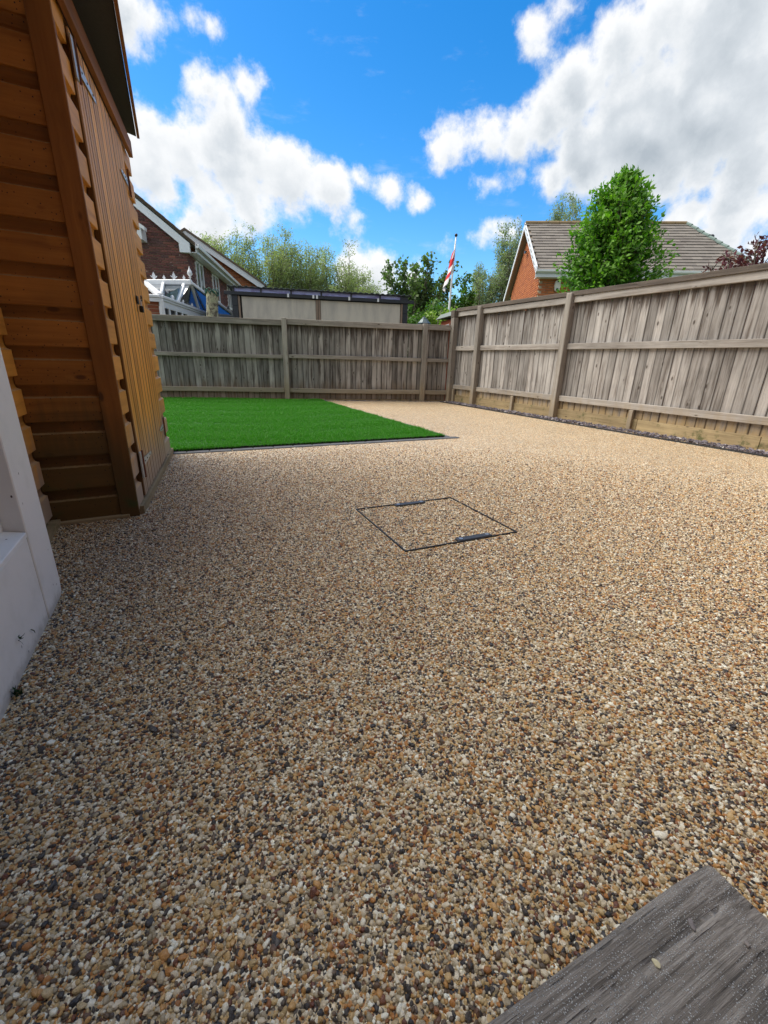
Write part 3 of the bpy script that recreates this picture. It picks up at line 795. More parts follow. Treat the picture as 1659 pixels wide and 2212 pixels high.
# slate chippings between gravel and fence
def chips(name, label, regions, n, smin, smax, mat, zmax=.035):
    V = []; F = []; tone = []
    for _ in range(n):
        (x0, y0), (x1, y1), w = random.choice(regions)
        t_ = random.random(); q = random.random()
        dx, dy = x1-x0, y1-y0; L = math.hypot(dx, dy)
        x = x0+dx*t_-dy/L*w*q*-1*-1; y = y0+dy*t_+dx/L*w*q
        s = random.uniform(smin, smax); k = random.choice((4, 5, 6)); th = s*random.uniform(.12, .3)
        rot = Matrix.Rotation(random.uniform(0, 6.28), 3, 'Z') @ Matrix.Rotation(random.gauss(0, .35), 3, 'X') @ Matrix.Rotation(random.gauss(0, .35), 3, 'Y')
        c = Vector((x, y, random.uniform(.004, zmax)))
        b = len(V); an = sorted(random.uniform(0, 6.28) for _ in range(k)) if False else [2*PI*i/k+random.uniform(-.4, .4) for i in range(k)]
        rr = [random.uniform(.45, 1)*s for _ in range(k)]
        for zz in (-th/2, th/2):
            for i in range(k):
                V.append(c + rot @ Vector((math.cos(an[i])*rr[i], math.sin(an[i])*rr[i]*.65, zz)))
        F += [tuple(b+i for i in range(k))[::-1], tuple(b+k+i for i in range(k))] + [(b+i, b+(i+1) % k, b+k+(i+1) % k, b+k+i) for i in range(k)]
        tone += [random.random()]*(k+2)
    me = mesh(name, V, F, mat); a = me.attributes.new('tone', 'FLOAT', 'FACE'); a.data.foreach_set('value', tone)
    o = obj(name, me); return tag(o, label, 'stone chippings', kind='stuff')
chips('slate_chippings', 'plum grey slate chippings in the strip under the side fence', [((5.58, 8.4), (5.86, 2.0), -.24), ((5.86, 2.0), (5.95, -.3), -.24)], 5200, .014, .036, M['slate'], .03)
chips('slate_chippings', 'thin scatter of grey chippings along the foot of the back fence', [((2.75, 9.22), (5.45, 8.54), -.07)], 420, .010, .024, M['slate'], .012)
ed = MB(); pe = [(5.325, 8.5), (5.36, 7.5), (5.40, 6.0), (5.46, 4.4), (5.56, 2.4), (5.66, -.3)]
for a, b in zip(pe[:-1], pe[1:]): ed.bar((*a, .004), (*b, .004), .012, .026)
tag(ed.obj('edging_strip', M['black_line']), 'thin dark metal strip between the gravel surface and the slate chippings', 'edging')

# ------------------------------------------------------------------ timber shed
SH = Vector((-.281, 2.63, 0))
shed = thing('shed', 'orange-brown stained timber shed with shiplap walls and double doors', 'shed', tuple(SH))
PIT = .174
def shiplap(L, mat, name='board'):
    prof = [(0, 0), (0, .114), (.007, .116), (.017, .122), (.022, .138), (.022, .158), (.018, PIT), (.03, PIT), (.03, 0)]
    # a little roll at the lower edge
    prof = [(.002, 0), (0, .003)] + prof[1:]
    return MB().prism([(p, q) for p, q in prof], -L/2, L/2, 'x').mesh(name, mat)
def wall_boards(a, b, z0, n, mat, root, jitter=.0, ends=0):
    """a,b world xy of the wall's outer face, seen with a on the left"""
    a = Vector((*a, 0)); b = Vector((*b, 0)); L = (b-a).length; rz = math.atan2((b-a).y, (b-a).x); c = (a+b)/2
    for k in range(n):
        me = shiplap(L+random.uniform(-ends, ends), mat)
        o = obj('board', me, root, (c.x-root.location.x, c.y-root.location.y, z0+k*PIT), (random.uniform(-jitter, jitter)*.3, 0, rz))
u_ = Vector((.0855, .996, 0)); n_ = Vector((.996, -.0855, 0))
def DW(s, o=0):  # point along the door wall
    p = SH + u_*s + n_*o; return (p.x, p.y)
DANG = math.atan2(u_.y, u_.x)
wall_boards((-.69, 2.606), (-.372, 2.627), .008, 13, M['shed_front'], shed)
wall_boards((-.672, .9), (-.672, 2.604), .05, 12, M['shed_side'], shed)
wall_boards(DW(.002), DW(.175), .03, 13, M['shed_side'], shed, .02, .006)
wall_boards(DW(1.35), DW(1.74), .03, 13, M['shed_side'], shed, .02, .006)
nailm = MB().lathe([(.0028, 0), (.0028, .0012), (.001, .0018)], 7).mesh('nail', M['dark_iron'])
fa = math.atan2(2.627-2.606, -.372+.69)
ms = []
for k in range(13):
    for t_ in (.10, .90):
        for zz in (.028, .088):
            xx = -.69+.318*t_; yy = 2.606+.021*t_
            ms.append(TRS((xx-SH.x+random.uniform(-.006, .006), yy-SH.y, .008+k*PIT+zz), fa) @ Matrix.Rotation(PI/2, 4, 'X'))
pieces('nail', nailm, ms, shed, 60)
# corner post, face and return
box_obj('corner_post', M['shed_post'], -.0905, 0, -.012, .03, .0, 2.45, shed, bevel=.003)
MB().lathe([(.013, 0), (.012, .0012), (.004, .0016)], 12).obj('knot', M['shed_fascia'], shed, (-.05, -.0118, 1.08), (PI/2, 0, 0))
# backing so that nothing shows through the joints
MB().box(-2.4, -.04, .035, 1.72, .02, 2.33).obj('wall_lining', M['shed_post'], shed, rot=(0, 0, -.0855))
MB().box(-1.6, -.42, -1.7, .03, .02, 2.10).obj('wall_lining', M['shed_post'], shed)
# plinths
pf = MB(); pf.bar((-.68-SH.x, 2.598-SH.y, .0), (-.33-SH.x, 2.618-SH.y, .0), .035, .034); pf.obj('plinth', M['plinth'], shed, bevel=.003)
def dwbox(name, mat, s0, s1, o0, o1, z0, z1, parent=None, bevel=0):
    """box in door-wall coordinates: s along, o outwards"""
    parent = parent or shed
    c = Vector(((s0+s1)/2, 0, (z0+z1)/2)); oc = (o0+o1)/2
    w = u_*c.x + n_*oc; hs_, ho, hz = (s1-s0)/2, (o1-o0)/2, (z1-z0)/2
    return MB().box(-hs_, hs_, -ho, ho, -hz, hz).obj(name, mat, parent, (w.x, w.y, c.z), (0, 0, DANG), bevel=bevel)
dwbox('plinth', M['plinth'], .02, 1.74, -.03, .022, -.01, .045)
MB().bar((-.68-SH.x, 1.0-SH.y, .01), (-.66-SH.x, 2.59-SH.y, .01), .04, .05).obj('plinth', M['plinth'], shed)
# doors: vertical matchboard with v joints
def door(s0, s1, nb, parent_name='door'):
    d = dwbox('door', M['shed_door'], s0, s1, -.02, -.003, .055, 2.19)
    wB = (s1-s0)/nb
    for k in range(nb):
        w = wB*.5-.0012
        prof = [(-w, .0), (-w, .007), (-w+.006, .013), (-w*.12, .013), (-w*.04, .008), (w*.04, .008), (w*.12, .013), (w-.006, .013), (w, .007), (w, .0)]
        me = MB().prism([(x, -y) for x, y in prof], -1.064, 1.064, 'z').mesh('board', M['shed_door'])
        cs = s0+wB*(k+.5)-(s0+s1)/2
        obj('board', me, d, (cs, -.0095, 0))
    return d
d1 = door(.185, .955, 7)
d2 = door(.965, 1.34, 4)
# T hinges
def hinge(s_post, s_tip, z, side):
    root = shed
    st = MB()
    w0, w1 = .026, .008
    h_ = [(s_post, -w0), (s_tip, -w1), (s_tip, w1), (s_post, w0)]
    if s_tip < s_post: h_ = h_[::-1]
    c = Vector(((s_post+s_tip)/2, 0))
    w = u_*c.x + n_*.0175
    o = MB().prism([(x-c.x, zz) for x, zz in h_], -.0015, .0015, 'y').obj('hinge', M['zinc'], root, (w.x, w.y, z), (0, 0, DANG))
    sg = -1 if s_tip > s_post else 1
    x0 = s_post-c.x
    MB().box(min(x0+sg*.002, x0+sg*.045), max(x0+sg*.002, x0+sg*.045), -.004, .004, -.075, .075).obj('hinge_plate', M['zinc'], o, (0, -.0, 0), bevel=.001)
    MB().tube([(x0, -.007, -.08), (x0, -.007, .08)], .006, 8).obj('hinge_pin', M['rust'], o)
    for q in (.25, .5, .8):
        MB().lathe([(.005, 0), (.005, .002), (.002, .003)], 8).obj('screw', M['dark_iron'], o, (x0+(s_tip-s_post)*q, -.0017, 0), (PI/2, 0, 0))
hinge(.21, .56, 2.08, 1); hinge(.21, .56, .245, 1)
hinge(1.335, 1.10, 1.96, -1); hinge(1.335, 1.12, .30, -1)
# hasp, staple and padlock where the leaves meet
hp = dwbox('hasp', M['dark_iron'], .925, .99, .016, .022, 1.17, 1.22, bevel=.002)
pd = MB().box(-.020, .020, -.012, .012, -.075, -.035); pd.obj('padlock', M['dark_iron'], hp, (0, -.016, 0), bevel=.004)
MB().tube([(-.013, -.016, -.037), (-.014, -.017, -.01), (-.008, -.018, .004), (.008, -.018, .004), (.014, -.017, -.01), (.013, -.016, -.037)], .0035, 8).obj('shackle', M['zinc'], hp)
MB().tube([(.01+.016*math.cos(a), -.022, .012+.016*math.sin(a)) for a in [i*PI/6 for i in range(12)]], .003, 6).obj('ring', M['dark_iron'], hp)
dwbox('door_stop', M['shed_door'], .9545, .9655, -.004, .004, .05, 2.19)
# fascia and roof
dwbox('fascia', M['shed_fascia'], -.02, 1.62, .012, .038, 2.20, 2.30, bevel=.002)
RR = lambda x, y: (x-SH.x, y-SH.y)
rb = MB().add([(*RR(-.062, 2.0), 2.365), (*RR(-.066, 4.30), 2.355), (*RR(-1.9, 4.30), 2.75), (*RR(-1.9, 2.0), 2.76),
               (*RR(-.062, 2.0), 2.385), (*RR(-.066, 4.30), 2.375), (*RR(-1.9, 4.30), 2.77), (*RR(-1.9, 2.0), 2.78)],
              [(0,1,2,3),(7,6,5,4),(0,4,5,1),(1,5,6,2),(2,6,7,3),(3,7,4,0)])
rf_ = rb.obj('roof', M['felt'], shed)
MB().box(*[v for v in (RR(-.062, 0)[0], RR(-.045, 0)[0])], RR(0, 2.0)[1], RR(0, 4.30)[1], 2.345, 2.392).obj('eaves_trim', M['shed_fascia'], rf_, bevel=.002)
MB().box(-.33, -.02, -.6, 1.66, 2.300, 2.352).obj('soffit', M['felt'], shed, (0, 0, 0))

# ------------------------------------------------------------------ house that the picture is taken from: white bay beside the step
hb = thing('white_bay', 'white painted timber bay of the house with a recessed window, scuffed near the ground', 'bay window', (-.49, 1.80, 0))
# stile with a worn rounded foot
P = [(0, .055), (-.012, .012), (-.03, -.002), (-.195, -.004), (-.195, 2.4), (0, 2.4)]
MB().prism([(y, z) for y, z in P], -.12, 0, 'x').obj('corner_stile', M['white'], hb, bevel=.003)
MB().box(-.12, -.003, -1.95, -.198, -.01, .30).obj('panel', M['white'], hb, bevel=.002)
MB().prism([(-.125, .30), (.0, .302), (.0, .318), (-.125, .345)], -1.95, -.199, 'y').obj('sill', M['white'], hb, bevel=.002)
MB().box(-.10, -.055, -.245, -.197, .33, 2.4).obj('window_frame', M['white'], hb, bevel=.002)
MB().box(-.115, -.085, -.31, -.247, .33, 2.4).obj('window_frame', M['white'], hb, bevel=.002)
MB().box(-.12, -.108, -1.95, -.312, .34, 2.4).obj('pane', M['glass_dark'], hb)
MB().box(-.9, .03, -2.1, .05, 2.402, 2.5).obj('flat_roof', M['felt'], hb)
MB().box(-.9, -.13, -.02, -.001, 0.0, 2.4).obj('end_wall', M['white'], hb)
hs_ = thing('house', 'brick rear wall of the house behind the timber step', 'house', (0, -.45, 0))
MB().box(-5, 7.5, -.3, 0, -.1, 5.6).obj('wall', M['brick_dark'], hs_)
MB().box(-.48, 1.6, .001, .85, 2.28, 2.36).obj('added_shade_canopy', M['felt'], hs_)  # unseen canopy, added to darken the gravel near the step
MB().box(-5, 7.5, .0, .45, 5.45, 5.6).obj('eaves', M['felt'], hs_)
MB().box(-.35, .65, .0, .03, .1, 2.15).obj('door', M['white'], hs_, bevel=.004)

# step of weathered timber
st = thing('timber_step', 'weathered grey timber step sprinkled with pale grit at the lower right', 'step', (.72, .205, 0))
def plank(y0, y1, x0=-1.2, z0=.004, z1=.08):
    n = 14; V = []; F = []
    prof = [(y0+.004, z0), (y0, z0+.008), (y0, z1-.010), (y0+.004, z1-.003), (y0+.012, z1), (y1-.014, z1), (y1-.005, z1-.004), (y1, z1-.013), (y1, z0+.006), (y1-.004, z0)]
    for k in range(n+1):
        x = x0*(1-k/n)
        e = .0 if k < n else -.004
        wob = [random.uniform(-.0012, .0012) for _ in prof]
        sc = 1 if k < n else .9
        V += [(x + (-.006 if k == n else 0)*0, p+w, z0+(q-z0)*(sc if k == n else 1)+w) for (p, q), w in zip(prof, wob)]
    m = len(prof)
    for k in range(n):
        for i in range(m): F.append((m*k+i, m*k+(i+1) % m, m*k+m+(i+1) % m, m*k+m+i))
    F += [tuple(range(m))[::-1], tuple(range(m*n, m*n+m))]
    me = mesh('plank', V, F, M['sleeper'])
    return obj('plank', me, st)
plank(-.200, .0); plank(-.405, -.206); plank(-.61, -.411)
def stone(name, s, col, seed):
    r = random.Random(seed)
    bm = bmesh.new(); bmesh.ops.create_icosphere(bm, subdivisions=2, radius=1)
    ax = (r.uniform(.9, 1.4), r.uniform(.6, .9), r.uniform(.3, .5))
    pl_ = [(Vector((r.gauss(0, 1), r.gauss(0, 1), r.gauss(0, 1))).normalized(), r.uniform(.5, .8)) for _ in range(9)]
    for v in bm.verts:
        for nn, dd in pl_:
            e = v.co.dot(nn)
            if e > dd: v.co -= nn*(e-dd)
        v.co = Vector((v.co.x*ax[0], v.co.y*ax[1], v.co.z*ax[2]))*s
    me = bpy.data.meshes.new(name); bm.to_mesh(me); bm.free(); me.materials.append(plain(name+'_stone', col, .8, vary=.3, scale=200))
    return me
for (x, y, s, col, lb_) in ((.508, .150, .0062, (.55, .50, .33), 'pale cream stone chip lying alone on the timber step'),
                       (.600, .158, .0065, (.20, .18, .18), 'flat grey stone chip nearest the front edge of the timber step'),
                       (.672, .088, .0055, (.36, .28, .22), 'tan stone chip on the timber step near the right edge of the photo'),
                       (.652, .052, .0062, (.30, .23, .19), 'brown stone chip at the lowest right of the timber step'),
                       (.650, .110, .0050, (.26, .23, .21), 'small grey-brown stone chip in the middle of the group on the step')):
    o = obj('stone_chip', stone('stone_chip', s, col, x*1000), None, (x, y, .0815), (0, 0, random.uniform(0, 6))); tag(o, lb_, 'stone chip', 'stone chips on the timber step')
# weed and clippings at the foot of the bay
def blades(name, n, h, mat, base, spread=.01, seed=1, lean=.6):
    r = random.Random(seed); V = []; F = []
    for _ in range(n):
        a = r.uniform(0, 6.28); ln = h*r.uniform(.5, 1); d = Vector((math.cos(a), math.sin(a), 0)); sd2 = Vector((-d.y, d.x, 0))
        p = Vector((r.uniform(-spread, spread), r.uniform(-spread, spread), 0)); b = len(V); w = ln*.10
        for k in range(4):
            t_ = k/3; q = p + d*ln*lean*t_**1.5 + Vector((0, 0, ln*(t_-.35*t_*t_)))
            ww = w*(1-t_)+.0004
            V += [q-sd2*ww, q+sd2*ww]
        for k in range(3): F.append((b+2*k, b+2*k+1, b+2*k+3, b+2*k+2))
    me = mesh(name, V, F, mat); o = obj(name, me, None, base); return o
M['weed'] = mat_leaf('weed_leaf', (.02, .05, .015), (.04, .09, .02), (.09, .11, .04), .25)
tag(blades('weed', 16, .035, M['weed'], (-.484, 1.215, .002), .012, 3), 'small dark green weed growing at the foot of the white bay', 'weed')
def clipping(x, y, z, rz, L, lab):
    m_ = MB().tube([(0, -L/2, 0), (0, -L/6, .002), (.001, L/6, .003), (0, L/2, .0)], [.0012, .0018, .0014, .0005], 5)
    o = m_.obj('clipping', M['weed'], None, (x, y, z), (rz, 0, 0)); tag(o, lab, 'plant clipping')
clipping(-.4885, 1.44, .055, -.9, .035, 'dark green stalk stuck to the white panel of the bay')
o = blades('leaf_fragment', 9, .018, M['weed'], (-.489, 1.335, .10), .006, 5, .9); o.rotation_euler = (0, PI/2, 0); tag(o, 'torn scrap of dark leaf stuck to the white bay panel', 'leaf')

# ------------------------------------------------------------------ bricks, tiles
def brick_mats(x0, x1, z0, z1, keep, yoff=0, course=.075, L=.225):
    ms = []; k = 0; z = z0
    while z < z1:
        x = x0 - (L/2 if k % 2 else 0)
        while x < x1:
            cx_ = x+L/2; cz = z+course/2
            if keep(cx_, cz): ms.append(TRS((cx_, yoff+random.uniform(-.0015, .0015), cz)))
            x += L
        z += course; k += 1
    return ms
def brick_mesh(mat, L=.209, h=.060, d=.02): return MB().box(-L/2, L/2, -d, 0.004, -h/2, h/2).mesh('brick', mat)

# left-hand house (dark brick gable + side wall), about seventeen metres off
LA = math.atan2(-.284, .959)
lh = thing('left_house', 'dark red brick house at the left with white barge boards and two tall side windows', 'house', (.742, 17.07, 0), LA)
# local x to the right along the gable wall, local y away from the viewer (side wall)
def gz_top(x): return 4.06 + (-x)*.775
WL = -9.0
MB().prism([(WL, -.1), (-.0, -.1), (-.0, 4.13), (-4.5, 7.62), (WL, 4.13)], .01, .25, 'y').obj('wall', M['mortar'], lh)
ms = brick_mats(-7.2, -.02, 1.9, 7.4, lambda x, z: z < min(gz_top(x), 7.55-.775*abs(x+4.5))+.04 and x < -.1)
ms += [TRS((-.055, 0, 1.9+.075*k+.0375), sc=(.47, 1, 1)) for k in range(1, 28, 2)]
pieces('brick', brick_mesh(M['brick_dark']), [m @ TRS((0, .0, 0)) for m in ms], lh, 300)
MB().box(-.25, -.01, .26, 8.3, -.1, 4.0).obj('wall', M['mortar'], lh)
wins = [(.93, 1.98), (3.44, 4.60), (6.45, 7.39)]
def inwin(y, z): return any(a-.12 < y < b+.12 and 2.93 < z < 3.98 for a, b in wins)
side = []
k = 0; z = 2.05
while z < 3.98:
    y = 0 - (.1125 if k % 2 else 0)
    while y < 8.25:
        cy_ = y+.1125
        if cy_ > .08 and not inwin(cy_, z+.037): side.append(TRS((0, cy_, z+.0375), PI/2))
        y += .225
    z += .075; k += 1
sb = MB().box(-.1045, .1045, -.02, .004, -.030, .030).mesh('side_brick', M['brick_dark'])
side += [TRS((0, .055, 2.05+.075*k+.0375), PI/2, sc=(.47, 1, 1)) for k in range(1, 25, 2)]
pieces('side_brick', sb, side, lh, 160)
for (a, b) in wins:
    fr = MB()
    zb, zt = 2.97, 3.94
    for y0_, y1_ in ((a, a+.07), (b-.07, b), ((a+b)/2-.04, (a+b)/2+.04)): fr.box(.0, .035, y0_, y1_, zb, zt)
    fr.box(.0, .034, a, b, zb, zb+.06); fr.box(.0, .034, a, b, zt-.06, zt)
    w = fr.obj('window', M['upvc'], lh)
    for q0, q1 in ((a+.07, (a+b)/2-.04), ((a+b)/2+.04, b-.07)):
        MB().box(.004, .014, q0, q1, zb+.06, zt-.06).obj('pane', M['glass_win'], w)
    MB().box(.0, .07, a-.05, b+.05, zb-.05, zb-.002).obj('sill', M['upvc'], w)
# barge board with its boxed foot
def rake(x0, z0, x1, z1, y0, y1, hgt): return MB().prism([(x0, z0), (x1, z1), (x1, z1-hgt), (x0, z0-hgt)], y0, y1, 'y')
rake(.16, 4.20, -4.5, 7.81, -.16, -.12, .26).obj('barge_board', M['barge'], lh)
rake(.16, 4.16, -4.5, 7.77, -.12, -.0, .03).obj('soffit', M['upvc'], lh)
MB().box(-.16, .15, -.17, -.02, 3.93, 4.17).obj('boxed_eave', M['barge'], lh, bevel=.004)
MB().box(.0, .32, .0, 8.35, 3.965, 3.985).obj('soffit', M['upvc'], lh)
MB().box(.29, .32, -.02, 8.35, 3.99, 4.16).obj('fascia', M['barge'], lh)
MB().prism([(.322, 4.19), (.322, 4.10), (.36, 4.07), (.42, 4.10), (.43, 4.19), (.40, 4.19), (.37, 4.12), (.34, 4.19)], -.12, 8.4, 'y').obj('gutter', M['upvc'], lh, bevel=.003)
# roof slopes
MB().prism([(.40, 4.14), (-4.5, 7.94), (-9.4, 4.14), (-9.4, 4.06), (-4.5, 7.84), (.40, 4.06)], -.10, 8.5, 'y').obj('roof', M['tile_dark'], lh)
vt = MB()
for k in range(22):
    x = .30-k*.27; z = 4.21+k*.27*.775
    vt.prism([(x, z), (x-.30, z+.2325), (x-.30, z+.2625), (x, z+.045)], -.20, .0, 'y')
vt.obj('verge_tiles', M['tile_dark'], lh)
# little white canopy end on the gable
ca = MB(); ca.prism([(-1.75, 4.95), (-1.02, 4.50), (-1.02, 4.40), (-1.75, 4.80)], -.5, -.3, 'y')
ca.obj('canopy', M['upvc'], lh)
MB().box(-1.30, -1.14, -.46, -.03, 4.16, 4.47).obj('canopy_bracket', M['upvc'], lh)
MB().box(-1.8, -1.32, -.42, -.03, 4.30, 4.62).obj('canopy_cheek', M['barge'], lh)
MB().tube([(.02, .0, 3.95), (.03, -.02, 2.2), (.03, -.02, 0)], .034, 8).obj('downpipe', M['brick_dark'], lh) if False else None

# second, orange brick gable further back on the left
c3 = (4.55, 24.53)
og = thing('orange_gable_house', 'orange brick gable with a long white barge board behind the dark brick house', 'house', (c3[0], c3[1], 0), math.atan2(-.24, .97))
def gz2(x): return 4.05 + (-x)*.61
MB().prism([(-7, -.1), (-.3, -.1), (-.3, 4.0), (-3.45, 6.0), (-7, 4.0)], .01, .3, 'y').obj('wall', M['mortar'], og)
ms = brick_mats(-3.4, -.3, 3.3, 6.2, lambda x, z: z < gz2(x)-.05)
pieces('brick', brick_mesh(M['brick_orange']), ms, og, 260)
rake(.0, 4.22, -3.45, 6.32, -.3, -.26, .27).obj('barge_board', M['barge'], og)
rake(-6.9, 4.22, -3.45, 6.32, -.3, -.26, .27).obj('barge_board', M['barge'], og)
MB().prism([(.1, 4.17), (-3.45, 6.33), (-7, 4.17), (-7, 4.25), (-3.45, 6.43), (.1, 4.25)], -.35, 7, 'y').obj('roof', M['tile_dark'], og)

# ------------------------------------------------------------------ conservatory
cv = thing('conservatory', 'white framed conservatory with blue tinted roof panes and a spiked ridge', 'conservatory', (0, 12, 0))
O = Vector((0, 12, 0))
A = Vector((-.456, 13.82, 2.55))-O; B = Vector((.61, 13.49, 2.60))-O
G0 = Vector((-.62, 11.62, 2.06))-O; G1 = Vector((-.134, 11.61, 2.06))-O
G2 = Vector((1.01, 15.10, 2.06))-O; G3 = Vector((1.83, 15.38, 2.06))-O
A2 = A + (A-B)*1.2; G0 = G0 + Vector((-1.0, .1, 0))
GM = G1.lerp(G2, .80)
def pane(P, mat, name='roof_pane'):
    me = mesh(name, [p for p in P] + [p-Vector((0, 0, .02)) for p in P],
        [tuple(range(len(P))), tuple(range(len(P), 2*len(P)))[::-1]] + [(i, i+len(P), (i+1) % len(P)+len(P), (i+1) % len(P)) for i in range(len(P))], mat)
    return obj(name, me, cv)
def barp(a, b, w=.07, h=.07, name='glazing_bar', lift=.02):
    return MB().bar(Vector(a)+Vector((0, 0, lift)), Vector(b)+Vector((0, 0, lift)), w, h).obj(name, M['upvc'], cv, bevel=.008)
Am = A.lerp(B, .39); Bm = A.lerp(B, .857)
P1 = G1.lerp(G2, .015); P2 = G1.lerp(G2, .32)
pane([A2, A, G1, G0], M['glass_clear'])
pane([A, Am, P1, G1], M['glass_clear']); pane([Am, Bm, P2, P1], M['glass_clear']); pane([Bm, B, GM, P2], M['glass_clear'])
pane([B, G2, GM], M['glass_blue']); pane([B, G3, G2], M['glass_blue'])
barp(A, G1, .10, .08); barp(Am, P1, .06); barp(Bm, P2, .07); barp(B, GM, .07); barp(B, G2, .07); barp(B, G3, .09); barp(A2, G0)
rg = MB().bar(A2+Vector((0, 0, .03)), B+Vector((.03, -.01, .03)), .16, .13).obj('ridge', M['upvc'], cv, bevel=.02)
def finial(p, h, w, name='finial'):
    prof = [(.012, 0), (.012, h*.12), (.022*w, h*.16), (.012, h*.22), (.035*w, h*.42), (.026*w, h*.62), (.010, h*.86), (.002, h)]
    MB().lathe(prof, 10).obj(name, M['upvc'], rg, p, smooth=True)
finial(tuple(B+Vector((.0, 0, .09))), .32, 1.9)
rd = (B-A)
for i, q in enumerate((.86, .64, .42, .20, -.02, -.24)):
    p = A+rd*q+Vector((0, 0, .09))
    if i % 2 == 1:   # fleur shape
        m_ = MB(); m_.prism([(0, 0), (.035, .02), (.015, .06), (.04, .10), (0, .19), (-.04, .10), (-.015, .06), (-.035, .02)], -.01, .01, 'y')
        m_.prism([(.01, .04), (.06, .06), (.085, .10), (.05, .085), (.02, .07)], -.009, .009, 'y'); m_.prism([(-.01, .04), (-.02, .07), (-.05, .085), (-.085, .10), (-.06, .06)], -.009, .009, 'y')
        m_.obj('cresting', M['upvc'], rg, tuple(p))
    else: MB().prism([(.008, 0), (.035, .05), (0, .12), (-.035, .05), (-.008, 0)], -.01, .01, 'y').obj('cresting', M['upvc'], rg, tuple(p))
gp = [(.0, .05), (.07, .05), (.08, .0), (.06, -.03), (.05, -.07), (.0, -.08)]
gt_ = MB()
for a, b in ((G0, G1), (G1, G2), (G2, G3)):
    gt_.bar(a+Vector((0, 0, -.01)), b+Vector((0, 0, -.01)), .13, .06)
    gt_.bar(a+Vector((0, 0, -.065)), b+Vector((0, 0, -.065)), .09, .045)
gt_.obj('gutter', M['upvc'], cv, bevel=.01)
for q in (.03, .22, .42, .62, .80, .99):
    p = G1.lerp(G2, q); MB().lathe([(.03, 0), (.045, .03), (.03, .075), (.008, .09)], 8).obj('bar_end_cap', M['upvc'], cv, tuple(p+Vector((0, 0, .03))), smooth=True)
# walls below the gutter
d12 = (G2-G1); d12.z = 0; d12n = d12.normalized(); rz12 = math.atan2(d12n.y, d12n.x)
wl = thing_l = bpy.data.objects.new('wall_frame', None)
fr = MB(); L12 = d12.length
fr.box(0, L12, -.02, .04, 1.84, 1.97); fr.box(0, L12, -.02, .04, 1.45, 1.53); fr.box(0, L12, -.02, .04, .6, .72)
for k in range(9): x = L12*k/8; fr.box(x-.045, x+.045, -.019, .039, .7, 1.85)
wf = fr.obj('wall_frame', M['upvc'], cv, (G1.x, G1.y, 0), (0, 0, rz12))
for k in range(8):
    MB().box(L12*k/8+.05, L12*(k+1)/8-.05, 0, .012, 1.535, 1.835).obj('pane', M['glass_dark'], wf)
    MB().box(L12*k/8+.05, L12*(k+1)/8-.05, 0, .012, .725, 1.445).obj('pane', M['glass_dark'], wf)
MB().box(0, L12, -.03, .05, 0, .6).obj('base_wall', M['brick_pier'], cv, (G1.x, G1.y, 0), (0, 0, rz12))
# brick pier at the front
pr = MB().box(-1.55, -.03, .05, .30, 0, 1.97).obj('pier', M['mortar'], cv, (G1.x, G1.y, 0))
ms = []
k = 0; z = 1.20
while z < 1.95:
    x = -1.5+(.1125 if k % 2 else 0)
    while x < -.06:
        ms.append(TRS((min(x+.1125, -.14), .05, z+.0375))); x += .225
    z += .075; k += 1
pieces('brick', MB().box(-.1, .1, -.008, .01, -.032, .032).mesh('brick', M['brick_pier']), ms, pr, 300)
MB().box(-.03, .06, -.03, .05, 0, 1.97).obj('corner_post', M['upvc'], cv, (G1.x, G1.y, 0), bevel=.01)
MB().box(-1.6, .05, -.035, .03, 1.94, 2.0).obj('fascia', M['upvc'], cv, (G1.x, G1.y, 0))

# bark-covered trunk with green netting
tk = thing('cut_trunk', 'short mottled grey-green tree trunk topped with dark green netting above the back fence', 'tree trunk', (.82, 10.45, 0))
tr_ = MB(); pts = [(-.02, 0, 0), (-.01, 0, .8), (.0, 0, 1.5), (.01, 0, 1.75), (.03, 0, 1.95), (.035, 0, 2.10)]
tr_.tube(pts, [.15, .13, .125, .115, .115, .125], 14)
def mat_lichen():
    m, t, p = new_mat('lichened_bark')
    pos = t.new('ShaderNodeNewGeometry').outputs['Position']
    n = t.noise(t.mapping(pos, (1, 1, .8)), 14, 5, .7); n2 = t.noise(pos, 40, 4, .7)
    c = t.ramp(n, [(.38, (.06, .05, .04)), (.47, (.22, .20, .14)), (.55, (.42, .42, .28)), (.68, (.30, .33, .20))])
    c = t.vmath('SCALE', c, scale=t.math('MULTIPLY_ADD', n2, .8, .6))
    t.lk(c, p.inputs['Base Color']); p.inputs['Roughness'].default_value = .9
    t.lk(t.bump(n, 1, .02), p.inputs['Normal']); return m
M['lichen'] = mat_lichen()
tr_.obj('trunk', M['lichen'], tk, smooth=True)
nb = MB()
for k in range(9):
    a0 = k*.7; pts = [(.035+.13*math.cos(a0+t_*1.6), .13*math.sin(a0+t_*1.6), 2.06+.05*math.sin(t_*6+k)+.02*(k % 3)) for t_ in [i/8 for i in range(9)]]
    nb.tube(pts, .009, 5)
nb.obj('netting', plain('green_netting', (.01, .10, .07), .5), tk)

